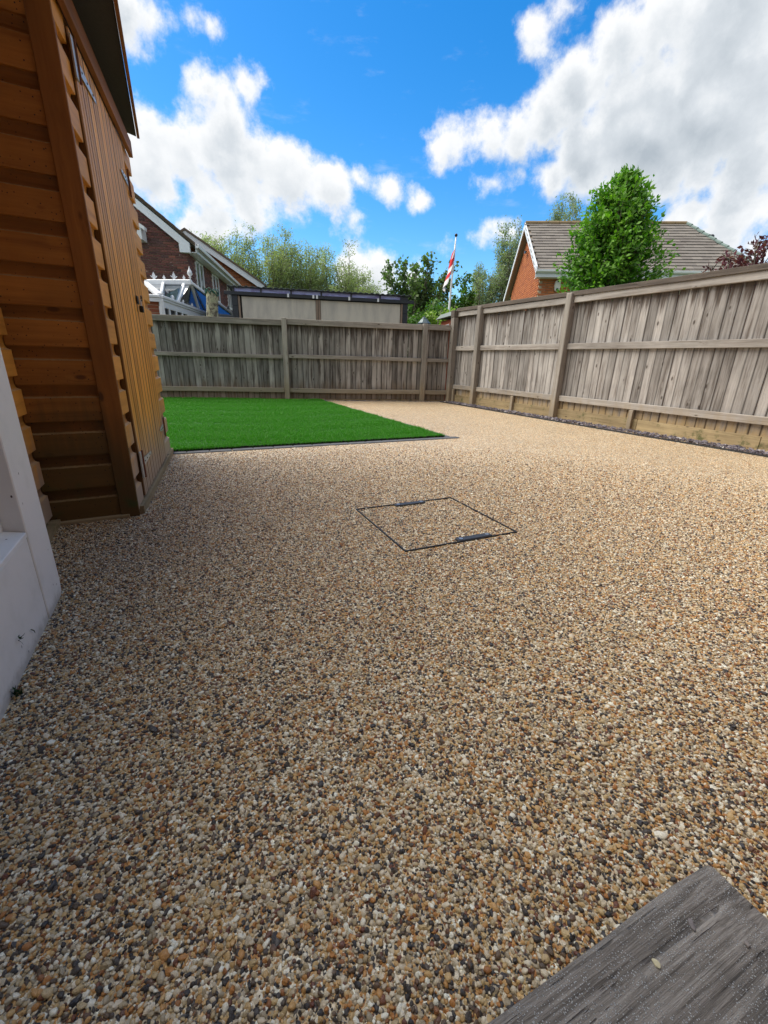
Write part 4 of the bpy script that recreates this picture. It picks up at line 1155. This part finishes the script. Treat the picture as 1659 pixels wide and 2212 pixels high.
# ------------------------------------------------------------------ garden room beyond the back fence
gr = thing('garden_room', 'long low outbuilding with pale rendered panels, charcoal trim and corrugated roof', 'outbuilding', (1.5, 13.16, 0), BANG)
box_obj('wall_panel', M['render'], .31, 2.26, .03, .12, 0, 2.36, gr)
box_obj('wall_panel', M['render'], 2.40, 4.65, .03, .12, 0, 2.36, gr)
tan = wood('dull_batten', (.34, .25, .19), (.17, .12, .09), vary=.1)
for a, b in ((.215, .265), (2.27, 2.325), (2.335, 2.39), (4.665, 4.715)): box_obj('batten', tan, a, b, .0, .05, 0, 2.37, gr, bevel=.003)
for a, b in ((.055, .205), (4.722, 4.86)):
    box_obj('corner_post', M['charcoal'], a, b, -.01, .10, 0, 2.12, gr, bevel=.003)
    box_obj('corner_post', M['charcoal'], a, b, -.01, .10, 2.126, 2.38, gr, bevel=.003)
box_obj('beam', M['charcoal'], -.12, 2.5, -.05, .03, 2.385, 2.468, gr, bevel=.003)
box_obj('beam', M['charcoal'], 2.505, 5.03, -.05, .03, 2.385, 2.468, gr, bevel=.003)
dv = [.12, .82, 1.61, 2.42, 3.24, 4.05, 4.66]
for a, b in zip(dv[:-1], dv[1:]):
    box_obj('clerestory_pane', M['clerestory'], a+.02, b-.02, .0, .015, 2.47, 2.56, gr)
for a in dv: box_obj('mullion', M['charcoal'], a-.018, a+.018, -.05, .04, 2.472, 2.558, gr)
box_obj('fascia', M['charcoal'], -.03, 4.91, -.075, -.055, 2.562, 2.58, gr)
box_obj('end_block', M['charcoal'], 4.68, 4.86, -.03, .05, 2.47, 2.544, gr)
for a in (1.53, 2.20, 2.30, 3.18, 3.99): box_obj('bracket', M['upvc'], a-.025, a+.025, -.075, -.052, 2.385, 2.475, gr, bevel=.003)
V = []; F = []; n = 196
for j, (yy, zz) in enumerate(((-.10, 2.592), (3.2, 2.50))):
    for k in range(n+1):
        for dz in (0, -.008): V.append((-.03+4.96*k/n, yy, zz+.012*math.sin(k*2*PI/6)+dz))
w = 2*(n+1)
for k in range(n):
    F += [(2*k, 2*k+2, w+2*k+2, w+2*k), (2*k+1, w+2*k+1, w+2*k+3, 2*k+3), (2*k, 2*k+1, 2*k+3, 2*k+2)]
obj('roof', mesh('roof', V, F, plain('grey_corrugated_sheet', (.17, .20, .21), .6, vary=.2, scale=4)), gr)
MB().box(.06, 4.86, .12, 3.1, 0, 2.40).obj('body', M['charcoal'], gr)
MB().box(.0, .05, -.04, .05, 2.02, 2.10).obj('wall_lamp', M['charcoal'], gr, (-.06, -.1, 0), bevel=.01)

# lantern on its post just behind the fence
ln = thing('lantern', 'dark metal lantern top with a stepped octagonal hood behind the back fence', 'lantern', (5.12, 9.05, 0))
MB().tube([(0, 0, 0), (0, 0, 1.45)], .03, 8).obj('post', M['charcoal'], ln)
MB().lathe([(.10, 1.45), (.135, 1.62), (.13, 1.63)], 8).obj('glazing', M['glass_win'], ln)
MB().lathe([(.155, 1.63), (.16, 1.65), (.135, 1.665), (.075, 1.73), (.06, 1.735), (.05, 1.76), (.018, 1.775), (.012, 1.81)], 8).obj('hood', plain('weathered_green_metal', (.09, .12, .13), .4, .5, vary=.3), ln)

# small shed with felt roof behind the corner
ss = thing('small_shed', 'small dark shed with grey-green felt roof and white trims behind the fence corner', 'shed', (6.55, 9.75, 0), BANG)
MB().prism([(-.28, 1.93), (-.14, 2.06), (1.8, 2.10), (1.9, 1.98)], -.25, 1.2, 'y').obj('roof', plain('green_grey_felt', (.17, .20, .19), .9, vary=.25, scale=12), ss)
MB().box(-.30, 1.9, -.28, -.252, 1.87, 1.945).obj('fascia', M['charcoal'], ss)
MB().box(-.16, 1.7, -.05, 1.1, 0, 1.88).obj('wall', M['red_brown'], ss)
for P in ([(-.19, -.07, 1.6), (-.19, -.07, 1.78)], [(-.44, -.12, 1.68), (-.22, -.12, 1.76)], [(-.42, -.12, 1.62), (-.22, -.12, 1.50)], [(-.21, -.12, 1.50), (-.21, -.12, 1.75)]):
    MB().bar(P[0], P[1], .035, .035).obj('white_trim', M['upvc'], ss)

# ------------------------------------------------------------------ flag
fg = thing('flagpole', 'white flagpole flying a limp white flag with a red cross', 'flagpole', (8.62, 13.52, 0))
MB().tube([(-.08, 0, 0), (-.06, 0, 1.8), (.04, 0, 4.66)], [.045, .04, .022], 8).obj('pole', M['flagpole'], fg, smooth=True)
MB().lathe([(.01, 4.64), (.04, 4.66), (.05, 4.69), (.035, 4.73), (.0, 4.74)], 10, (.04, 0, 0)).obj('finial', M['dark_iron'], fg, smooth=True)
def mat_flag():
    m, t, p = new_mat('flag_cloth')
    uv = t.new('ShaderNodeUVMap').outputs[0]; s = t.new('ShaderNodeSeparateXYZ'); t.lk(uv, s.inputs[0])
    a = t.math('LESS_THAN', t.math('ABSOLUTE', t.math('SUBTRACT', s.outputs[0], .5)), .10)
    b = t.math('LESS_THAN', t.math('ABSOLUTE', t.math('SUBTRACT', s.outputs[1], .5)), .16)
    c = t.mix(t.math('MAXIMUM', a, b), (.78, .78, .80), (.62, .02, .03))
    t.lk(c, p.inputs['Base Color']); p.inputs['Roughness'].default_value = .8
    return m
nu, nv = 28, 20; V = []; F = []; UV = []
for j in range(nv+1):
    for i in range(nu+1):
        u, v = i/nu, j/nv      # u along the fly, v down the hoist
        hx = .035-.012*v; zt = 4.58-.92*v
        # the cloth falls: the further along the fly, the lower it hangs
        x = hx - .34*(1-math.exp(-2.2*u))*(.35+.65*v) + .05*math.sin(u*11+v*2)*u
        y = .09*math.sin(u*13+v*3)*min(1, u*3) - .03
        z = zt - .86*u**1.1*(1-.25*v) 
        V.append((x, y, z)); UV.append((u, v))
for j in range(nv):
    for i in range(nu): a = j*(nu+1)+i; F.append((a, a+1, a+nu+2, a+nu+1))
fm = mesh('flag', V, F, mat_flag(), True); ul = fm.uv_layers.new(name='UVMap')
for lp in fm.loops: ul.data[lp.index].uv = UV[lp.vertex_index]
fl = obj('flag', fm, fg); fl.modifiers.new('thickness', 'SOLIDIFY').thickness = .003

# ------------------------------------------------------------------ right-hand house
PA = Vector((11.43, 12.58, 0)); RA = math.atan2(-.5, .866)
rh = thing('right_house', 'orange brick house with a grey tiled roof behind the big green tree', 'house', tuple(PA), RA)
# local x along the eaves (to the right), local y away along the gable
EZ, RZ, HD, RL = 3.81, 5.90, 2.95, 5.75
HR = 1.35
WX = .10; WY = .28
MB().prism([(WY, -.1), (2*HD-WY, -.1), (2*HD-WY, EZ), (HD, RZ-.12), (WY, EZ)], WX+.02, WX+.25, 'x').obj('wall', M['mortar'], rh)
MB().box(WX+.26, RL+HR-.25, WY+.012, WY+.2, -.1, EZ).obj('wall', M['mortar'], rh)
slope = (RZ-EZ)/HD
gb = []
k = 0; z = 1.5
while z < RZ-.2:
    y = WY - (.1125 if k % 2 else 0)
    while y < 2*HD-WY:
        cy_ = y+.1125
        if cy_ > WY+.1 and z+.08 < EZ-.02+slope*(HD-abs(cy_-HD))-.12 and cy_ < 2*HD-WY-.1: gb.append(TRS((WX, cy_, z+.0375), -PI/2))
        y += .225
    z += .075; k += 1
pieces('gable_brick', MB().box(-.1035, .1035, -.004, .022, -.0295, .0295).mesh('gable_brick', M['brick_house']), [m @ Matrix.Rotation(PI, 4, 'Z') if False else m for m in gb], rh, 200)
ms = brick_mats(WX, 2.6, 1.9, EZ-.04, lambda x, z: x > WX+.1, WY)
pieces('brick', brick_mesh(M['brick_house']), ms, rh, 300)
# roof tiles on the front slope
ang = math.atan2(RZ-EZ, HD); SL = math.hypot(RZ-EZ, HD)+.12
def tile_mesh(w=.325, l=.25, mat=None):
    return MB().prism([(-.02, 0), (-.02, .032), (l, .004), (l, -.014), (0.0, -.008)], -w/2, w/2, 'x').mesh('tile', M['tile'])
deck = MB(); E_ = lambda x, s: (x, -.05+s*math.cos(ang), EZ-.02+s*math.sin(ang))
deck.add([E_(-.08, 0), E_(RL+HR+.1, 0), E_(RL, SL), E_(-.08, SL)], [(0, 1, 2, 3)])
deck.add([(-.08, 2*HD+.05, EZ-.04), (RL+HR, 2*HD+.05, EZ-.04), (RL, HD, RZ+.03), (-.08, HD, RZ+.03)], [(3, 2, 1, 0)])
deck.add([(RL+HR+.1, -.05, EZ-.03), (RL+HR+.1, 2*HD, EZ-.03), (RL, HD, RZ+.03)], [(0, 1, 2)])
deck.obj('roof', M['tile_dark'], rh)
rt = []; k = 0; s = .0
nC = 17; step_ = SL/nC
for k in range(nC):
    s = k*step_
    x = -.08 + (.1625 if k % 2 else 0) + .02
    while x < RL+HR-(s/SL)*HR-.1:
        rt.append(TRS(E_(x+.1625-.08, s), 0, ang, 0, (1, 1, 1)) @ TRS((0, 0, random.uniform(.008, .014)), random.uniform(-.006, .006))); x += .329
pieces('tile', tile_mesh(l=step_+.03), rt, rh, 300)
# ridge and hip tiles, verge
for k in range(14):
    x = -.10+k*.42
    if x < RL: MB().tube([(x, HD, RZ+.045), (x+.40, HD, RZ+.045)], .075, 10).obj('ridge_tile', M['ridge'], rh)
hipc = Vector((RL+HR+.1, -.05, EZ)); hip0 = Vector((RL, HD, RZ+.05))
ht = plain('verdigris_hip_tile', (.16, .22, .20), .8, vary=.3)
for k in range(13):
    a = hip0.lerp(hipc, k/13); b = hip0.lerp(hipc, (k+.98)/13)+Vector((0, 0, .03)); MB().tube([a, b], .06, 8).obj('hip_tile', ht, rh)
MB().prism([(-.10, EZ-.10), (-.10, EZ+.12), (HD, RZ+.05), (HD, RZ-.16)], -.13, -.09, 'x').obj('barge_board', M['barge'], rh)
MB().prism([(2*HD+.35, EZ-.33), (2*HD+.35, EZ-.13), (HD, RZ+.05), (HD, RZ-.16)], -.13, -.09, 'x').obj('barge_board', M['barge'], rh)
MB().prism([(2*HD+.3, EZ-.31), (2*HD+.3, EZ-.28), (HD, RZ-.10), (HD, RZ-.14)], -.088, .10, 'x').obj('soffit', M['soffit'], rh)
MB().prism([(-.08, EZ-.08), (-.08, EZ-.05), (HD, RZ-.10), (HD, RZ-.14)], -.088, .10, 'x').obj('soffit', M['soffit'], rh)
MB().box(-.13, RL+HR, -.10, -.07, EZ-.20, EZ+.0).obj('fascia', M['barge'], rh)
MB().box(-.08, RL+HR, -.069, WY, EZ-.20, EZ-.185).obj('soffit', M['upvc'], rh)
MB().prism([(-.105, EZ+.01), (-.105, EZ-.07), (-.16, EZ-.08), (-.205, EZ-.04), (-.21, EZ+.015), (-.19, EZ+.015), (-.15, EZ-.05)], -.14, RL+HR, 'x').obj('gutter', M['upvc'], rh)
for x_, s_ in ((RL+.55, SL*.70), (RL+1.0, SL*.30)):
    v_ = MB().lathe([(.09, 0), (.085, .05), (.05, .085), (.01, .09)], 10).obj('roof_vent', M['charcoal'], rh, E_(x_, s_))
# alarm box, bird-shaped bracket, vent pipe, window
al = MB().prism([(.0, -.17), (.08, -.14), (.105, .0), (.09, .13), (.04, .18), (-.04, .18), (-.09, .13), (-.105, .0), (-.08, -.14)], WY-.09, WY-.022, 'y').obj('alarm_box', plain('cream_plastic', (.80, .78, .70), .4), rh, (.72, 0, 3.40), bevel=.012, seg=2)
MB().lathe([(.045, 0), (.045, .008), (.02, .012)], 14).obj('alarm_lens', M['glass_dark'], al, (0, WY-.09, -.105), (PI/2, 0, 0))
MB().box(-.022, .022, WY-.096, WY-.088, .11, .15).obj('alarm_label', M['charcoal'], al)
w = MB(); w.box(1.17, 2.5, WY-.05, WY-.021, 2.45, 3.55)
w = w.obj('window', M['upvc'], rh); MB().box(1.25, 2.42, WY-.056, WY-.051, 2.53, 3.48).obj('pane', M['glass_win'], w)
MB().box(WX-.05, WX-.021, 2.30, 2.325, 1.4, 3.25).obj('cable', M['brick_dark'], rh)
MB().bar((WX-.10, 2.72, 4.92), (WX-.10, 2.98, 4.98), .05, .09).obj('bracket', M['charcoal'], rh)

# ------------------------------------------------------------------ trees
def leaf_mesh(name, Pn, D, Nn, L, Wd, mat, tone, fold=.25):
    n = len(Pn); D = D/np.linalg.norm(D, axis=1)[:, None]
    Sd = np.cross(D, Nn); Sd /= np.linalg.norm(Sd, axis=1)[:, None]+1e-9
    Up = np.cross(Sd, D)
    L = L[:, None]; Wd = Wd[:, None]
    V = np.empty((n, 4, 3)); mid = Pn + D*L*.45
    V[:, 0] = Pn; V[:, 1] = mid - Sd*Wd + Up*Wd*fold; V[:, 2] = Pn + D*L; V[:, 3] = mid + Sd*Wd + Up*Wd*fold
    me = bpy.data.meshes.new(name)
    me.vertices.add(4*n); me.vertices.foreach_set('co', V.astype(np.float32).ravel())
    idx = np.arange(n)*4
    lp = np.stack([idx, idx+1, idx+2, idx, idx+2, idx+3], 1).ravel().astype(np.int32)
    me.loops.add(6*n); me.loops.foreach_set('vertex_index', lp)
    me.polygons.add(2*n); me.polygons.foreach_set('loop_start', np.arange(2*n, dtype=np.int32)*3)
    me.materials.append(mat); me.update(calc_edges=True)
    a = me.attributes.new('tone', 'FLOAT', 'FACE'); a.data.foreach_set('value', np.repeat(tone, 2).astype(np.float32))
    return me
def AZ(az, d): return (d*math.sin(R(az)), d*math.cos(R(az)))
def limbs_tree(name, label, az, d, top, base_w, mat, n_limbs=16, leaves=7000, leaf=.11, trunk_r=.11, up=.75, droop=.35, seed=1, group=None, twig_l=.8, cat='tree', shape=None, clump=.06, aspect=.22, z0=.4, tw_lo=.18, nt_=22):
    r = np.random.RandomState(seed); x, y = AZ(az, d)
    t = thing(name, label, cat, (x, y, 0), 0, group)
    tk_ = MB(); segs = []
    tk_.tube([(0, 0, -.1), (r.normal(0, .05), 0, top*.25), (r.normal(0, .1), r.normal(0, .1), top*.5), (r.normal(0, .1), 0, top*.8)], [trunk_r*1.2, trunk_r, trunk_r*.6, trunk_r*.2], 8)
    br = MB(); TW = []
    for k in range(n_limbs):
        a = r.uniform(0, 6.28); hb_ = top*r.uniform(.08, .45)
        rad = base_w*r.uniform(.35, 1.0); ht_ = top*r.uniform(.82, 1.0) if k else top
        if k == 0: rad = .05
        if shape: ht_ = top*shape(rad/base_w)*r.uniform(.88, 1.0)
        ht_ = max(ht_, hb_+.4)
        P = []
        for s in np.linspace(0, 1, 7):
            rr = rad*(s**.7); w_ = r.normal(0, .035*top*.2, 2)
            P.append(np.array([rr*math.cos(a)+w_[0], rr*math.sin(a)+w_[1], hb_+(ht_-hb_)*s]))
        br.tube(P, list(np.linspace(trunk_r*.42, .006, 7)), 5)
        P = np.array(P)
        for q in range(nt_):
            s = r.uniform(tw_lo, 1)**.85*6; i = min(int(s), 5); b0 = P[i]+(P[i+1]-P[i])*(s-i)
            dd = r.normal(0, 1, 3); dd[2] = abs(dd[2])*up+.25; dd /= np.linalg.norm(dd)
            ln_ = twig_l*r.uniform(.4, 1)*(1.25-s/6*.7)
            e = b0+dd*ln_; TW.append((b0, e)); br.tube([b0, (b0+e)/2+r.normal(0, .03, 3), e], [.010, .007, .003], 3, False)
    tk_.obj('trunk', M['bark'], t, smooth=True); br.obj('branches', M['bark'], t, smooth=True)
    A_ = np.array([a for a, _ in TW]); B_ = np.array([b for _, b in TW])
    ti = r.randint(0, len(TW), leaves); s = r.rand(leaves)[:, None]**.8
    Pn = A_[ti]+(B_[ti]-A_[ti])*s + r.normal(0, clump, (leaves, 3))
    Pn[:, 2] = np.maximum(Pn[:, 2], z0)
    D = (B_[ti]-A_[ti]); D /= np.linalg.norm(D, axis=1)[:, None]; D = D*.5 + r.normal(0, .55, (leaves, 3)); D[:, 2] -= droop
    N_ = r.normal(0, 1, (leaves, 3)); N_[:, 2] += .8
    L = leaf*r.uniform(.6, 1.2, leaves)
    ct = r.rand(len(TW))[ti]*.55+r.rand(leaves)*.45
    me = leaf_mesh('foliage', Pn, D, N_, L, L*aspect, mat, ct)
    o = obj('foliage', me, t); o['kind'] = 'stuff'
    return t
M['lf_willow'] = mat_leaf('willow_leaf', (.22, .26, .14), (.32, .37, .20), (.46, .50, .32), .5)
M['lf_birch'] = mat_leaf('birch_leaf', (.19, .24, .15), (.28, .34, .21), (.42, .47, .33), .5)
M['lf_round'] = mat_leaf('broad_leaf', (.07, .12, .05), (.12, .19, .08), (.22, .31, .13), .5)
M['lf_dark'] = mat_leaf('dark_green_leaf', (.04, .09, .02), (.075, .17, .03), (.13, .26, .05), .4)
M['lf_lime'] = mat_leaf('lime_leaf', (0.144, 0.240, 0.030), (0.240, 0.384, 0.048), (0.360, 0.504, 0.096), .35)
M['lf_horn'] = mat_leaf('hornbeam_leaf', (.03, .10, .008), (.085, .25, .018), (.27, .48, .05), .42)
M['lf_purple'] = mat_leaf('purple_leaf', (.07, .02, .035), (.14, .035, .055), (.24, .07, .10), .4)
G1_ = 'pale feathery trees beyond the garden room'
wid = lambda q: 1-.25*q**2
limbs_tree('willow_tree', 'pale feathery tree rising directly behind the orange brick gable', 6.0, 30, 7.9, 2.6, M['lf_willow'], 40, 20217, .125, twig_l=1.15, clump=.12, seed=3, group=G1_, shape=wid)
limbs_tree('willow_tree', 'tallest pale feathery tree above the left end of the garden room', 11.0, 30, 8.15, 2.4, M['lf_willow'], 40, 22394, .125, twig_l=1.15, clump=.12, seed=4, group=G1_, shape=wid)
limbs_tree('willow_tree', 'pale feathery tree above the middle of the garden room, lower than its left neighbour', 15.4, 31, 7.8, 2.3, M['lf_willow'], 38, 21149, .125, twig_l=1.15, clump=.12, seed=5, group=G1_, shape=wid)
limbs_tree('willow_tree', 'pale feathery tree with a single pointed top above the right half of the garden room', 20.4, 30, 7.9, 2.1, M['lf_willow'], 42, 23328, .125, twig_l=1.15, clump=.12, seed=6, group=G1_, shape=lambda q: 1-.42*q)
limbs_tree('broad_leaved_tree', 'open tree with dark separate leaves left of the flagpole', 28.4, 20, 4.6, 1.5, M['lf_round'], 26, 6500, .15, seed=7, twig_l=.7, droop=.1, aspect=.38, clump=.05, tw_lo=.05)
limbs_tree('green_tree', 'dense mid green tree directly behind and right of the flagpole', 34.0, 21, 4.6, .85, M['lf_dark'], 20, 8500, .15, seed=8, aspect=.34, twig_l=.5, clump=.09, tw_lo=.0, shape=lambda q: 1-.35*q)
limbs_tree('green_shrub', 'low dark green shrub filling the gap behind the lantern', 30.0, 17.5, 2.9, 1.15, M['lf_dark'], 16, 6500, .13, seed=18, aspect=.34, twig_l=.4, clump=.09, tw_lo=.0, cat='shrub', up=.3)
limbs_tree('lime_shrub', 'bright lime green shrub between the lantern and the fence corner', 31.4, 13.6, 2.25, .42, M['lf_lime'], 14, 3800, .085, seed=9, aspect=.3, twig_l=.3, clump=.05, tw_lo=.1, cat='shrub', trunk_r=.04, up=.3)
limbs_tree('birch_tree', 'slender pale tree between the flagpole and the right house', 36.2, 28, 6.45, 1.15, M['lf_birch'], 24, 10919, .125, twig_l=.95, clump=.10, seed=10, droop=.9, shape=wid)
limbs_tree('birch_tree', 'taller slender pale tree right beside the gable of the right house', 38.9, 28, 8.4, 1.05, M['lf_birch'], 23, 9660, .125, twig_l=.95, clump=.10, seed=12, droop=.9, shape=wid)
limbs_tree('birch_tree', 'pale tree top showing above the ridge of the right house', 44.6, 30, 10.2, 1.4, M['lf_birch'], 24, 12600, .125, twig_l=.95, clump=.10, seed=13, droop=.9, shape=wid)
limbs_tree('hedge_shrub', 'low green growth behind the side fence below the slender pale trees', 36.0, 20, 2.7, 1.2, M['lf_dark'], 12, 4500, .12, seed=19, aspect=.32, twig_l=.4, clump=.09, tw_lo=.0, cat='shrub', up=.3)

# big leafy hornbeam over the fence
def hornbeam():
    x, y = AZ(49.5, 10.2); top = 4.10; r = np.random.RandomState(21)
    t = thing('hornbeam_tree', 'large dense bright green tree with a pointed crown above the side fence', 'tree', (x, y, 0))
    def prof(z):   # crown radius at height z
        u = (z-.5)/(top-.5)
        return 1.02*np.clip(np.minimum(1, (u*4)**.5), 0, 1)*np.clip(1-np.clip((u-.42)/.58, 0, 1)**1.7*1.0, 0, 1)
    MB().tube([(0, 0, -.1), (.02, 0, .9), (0, .03, 2.2), (.05, 0, 3.6)], [.10, .08, .05, .02], 8).obj('trunk', M['bark'], t, smooth=True)
    P = []; D = []; T = []
    nb = 820; br = MB()
    for k in range(nb):
        z = .7+(top-1.0)*r.rand()**.9; a = r.uniform(0, 6.28); Rr = .86*prof(z)*r.uniform(.72, 1.10)*(1+.16*math.sin(a*3+z*2.3)+.10*math.sin(a*5-z*5.1))
        z1 = z + .28+.25*r.rand(); 
        if z1 > top-.15: Rr *= .5
        tip = np.array([Rr*math.cos(a), Rr*math.sin(a), min(z1, top+.0)])
        b0 = tip*np.array([.35, .35, 1])-np.array([0, 0, .42])
        br.tube([b0, (b0+tip)/2+np.array([0, 0, .02]), tip], [.011, .006, .002], 3, False)
        m = 30; tt = r.uniform(.15, 1.02, m)[:, None]
        pp = b0+(tip-b0)*tt + r.normal(0, .045, (m, 3)); P.append(pp)
        out = (tip-b0)/np.linalg.norm(tip-b0)
        dd = out*.7+r.normal(0, .6, (m, 3)); dd[:, 2] -= .25; D.append(dd); T.append(np.clip(r.rand()*.5+r.rand(m)*.35+tt[:, 0]*.15, 0, 1))
    for k in range(46):   # shoots that break the outline
        a = r.uniform(0, 6.28); q = r.uniform(0, .45); z = r.uniform(3.2, 3.85)-q*1.2
        b0 = np.array([q*math.cos(a), q*math.sin(a), z]); tip = b0+np.array([math.cos(a)*.10*q*3, math.sin(a)*.10*q*3, r.uniform(.30, .62)])
        br.tube([b0, tip], [.006, .002], 3, False); m = 14; tt = np.linspace(.1, 1, m)[:, None]
        P.append(b0+(tip-b0)*tt+r.normal(0, .012, (m, 3))); dd = r.normal(0, .6, (m, 3)); dd[:, 2] += .4; D.append(dd); T.append(r.uniform(.3, 1, m))
    br.obj('branches', M['bark'], t)
    P = np.concatenate(P); D = np.concatenate(D); T = np.concatenate(T); n = len(P)
    N_ = P.copy(); N_[:, 2] = .0; N_ = N_/(np.linalg.norm(N_, axis=1)[:, None]+1e-6)+np.array([0, 0, .9])+r.normal(0, .45, (n, 3))
    L = .092*r.uniform(.65, 1.2, n); dist = np.hypot(P[:, 0]+x, P[:, 1]+y)
    order = np.argsort(dist - P[:, 2]*.25); big = order[:290]; rest = order[290:]
    me = leaf_mesh('foliage', P[rest], D[rest], N_[rest], L[rest], L[rest]*.27, M['lf_horn'], T[rest]); o = obj('foliage', me, t); o['kind'] = 'stuff'
    base = leaf_mesh('leaf', np.zeros((1, 3)), np.array([[1., 0, 0]]), np.array([[0, 0, 1.]]), np.array([.092]), np.array([.092*.27]), M['lf_horn'], np.array([.7]))
    for i in big:
        o = bpy.data.objects.new('leaf', base); d_ = Vector(D[i]).normalized(); sd2 = d_.cross(Vector(N_[i])).normalized(); u3 = sd2.cross(d_)
        o.matrix_basis = Matrix.Translation(P[i]) @ Matrix((d_, -sd2, u3)).transposed().to_4x4() @ Matrix.Diagonal((L[i]/.092,)*3+(1,))
        link(o, t)
hornbeam()
limbs_tree('purple_tree', 'purple-leaved tree at the far right above the fence capping', 62.0, 9.6, 2.9, .85, M['lf_purple'], 16, 2600, .085, seed=31, trunk_r=.05, twig_l=.45, droop=.0, aspect=.28, clump=.04, up=1.0, shape=lambda q: 1-.12*q)
# far wood that closes the horizon low down
def far_wood():
    n = 26000; a = R(1)*rs.uniform(-75, 100, n); d = rs.uniform(48, 60, n); h = rs.rand(n)**.7*(2.6+1.0*np.sin(a*23)+.6*np.sin(a*57+1))
    P = np.stack([d*np.sin(a), d*np.cos(a), h], 1)
    me = leaf_mesh('far_wood', P, rs.normal(0, 1, (n, 3)), rs.normal(0, 1, (n, 3)), rs.uniform(.4, .9, n), rs.uniform(.15, .3, n), M['lf_dark'], rs.rand(n))
    o = obj('far_wood', me); tag(o, 'low belt of trees far beyond the houses', 'trees', kind='stuff')
far_wood()
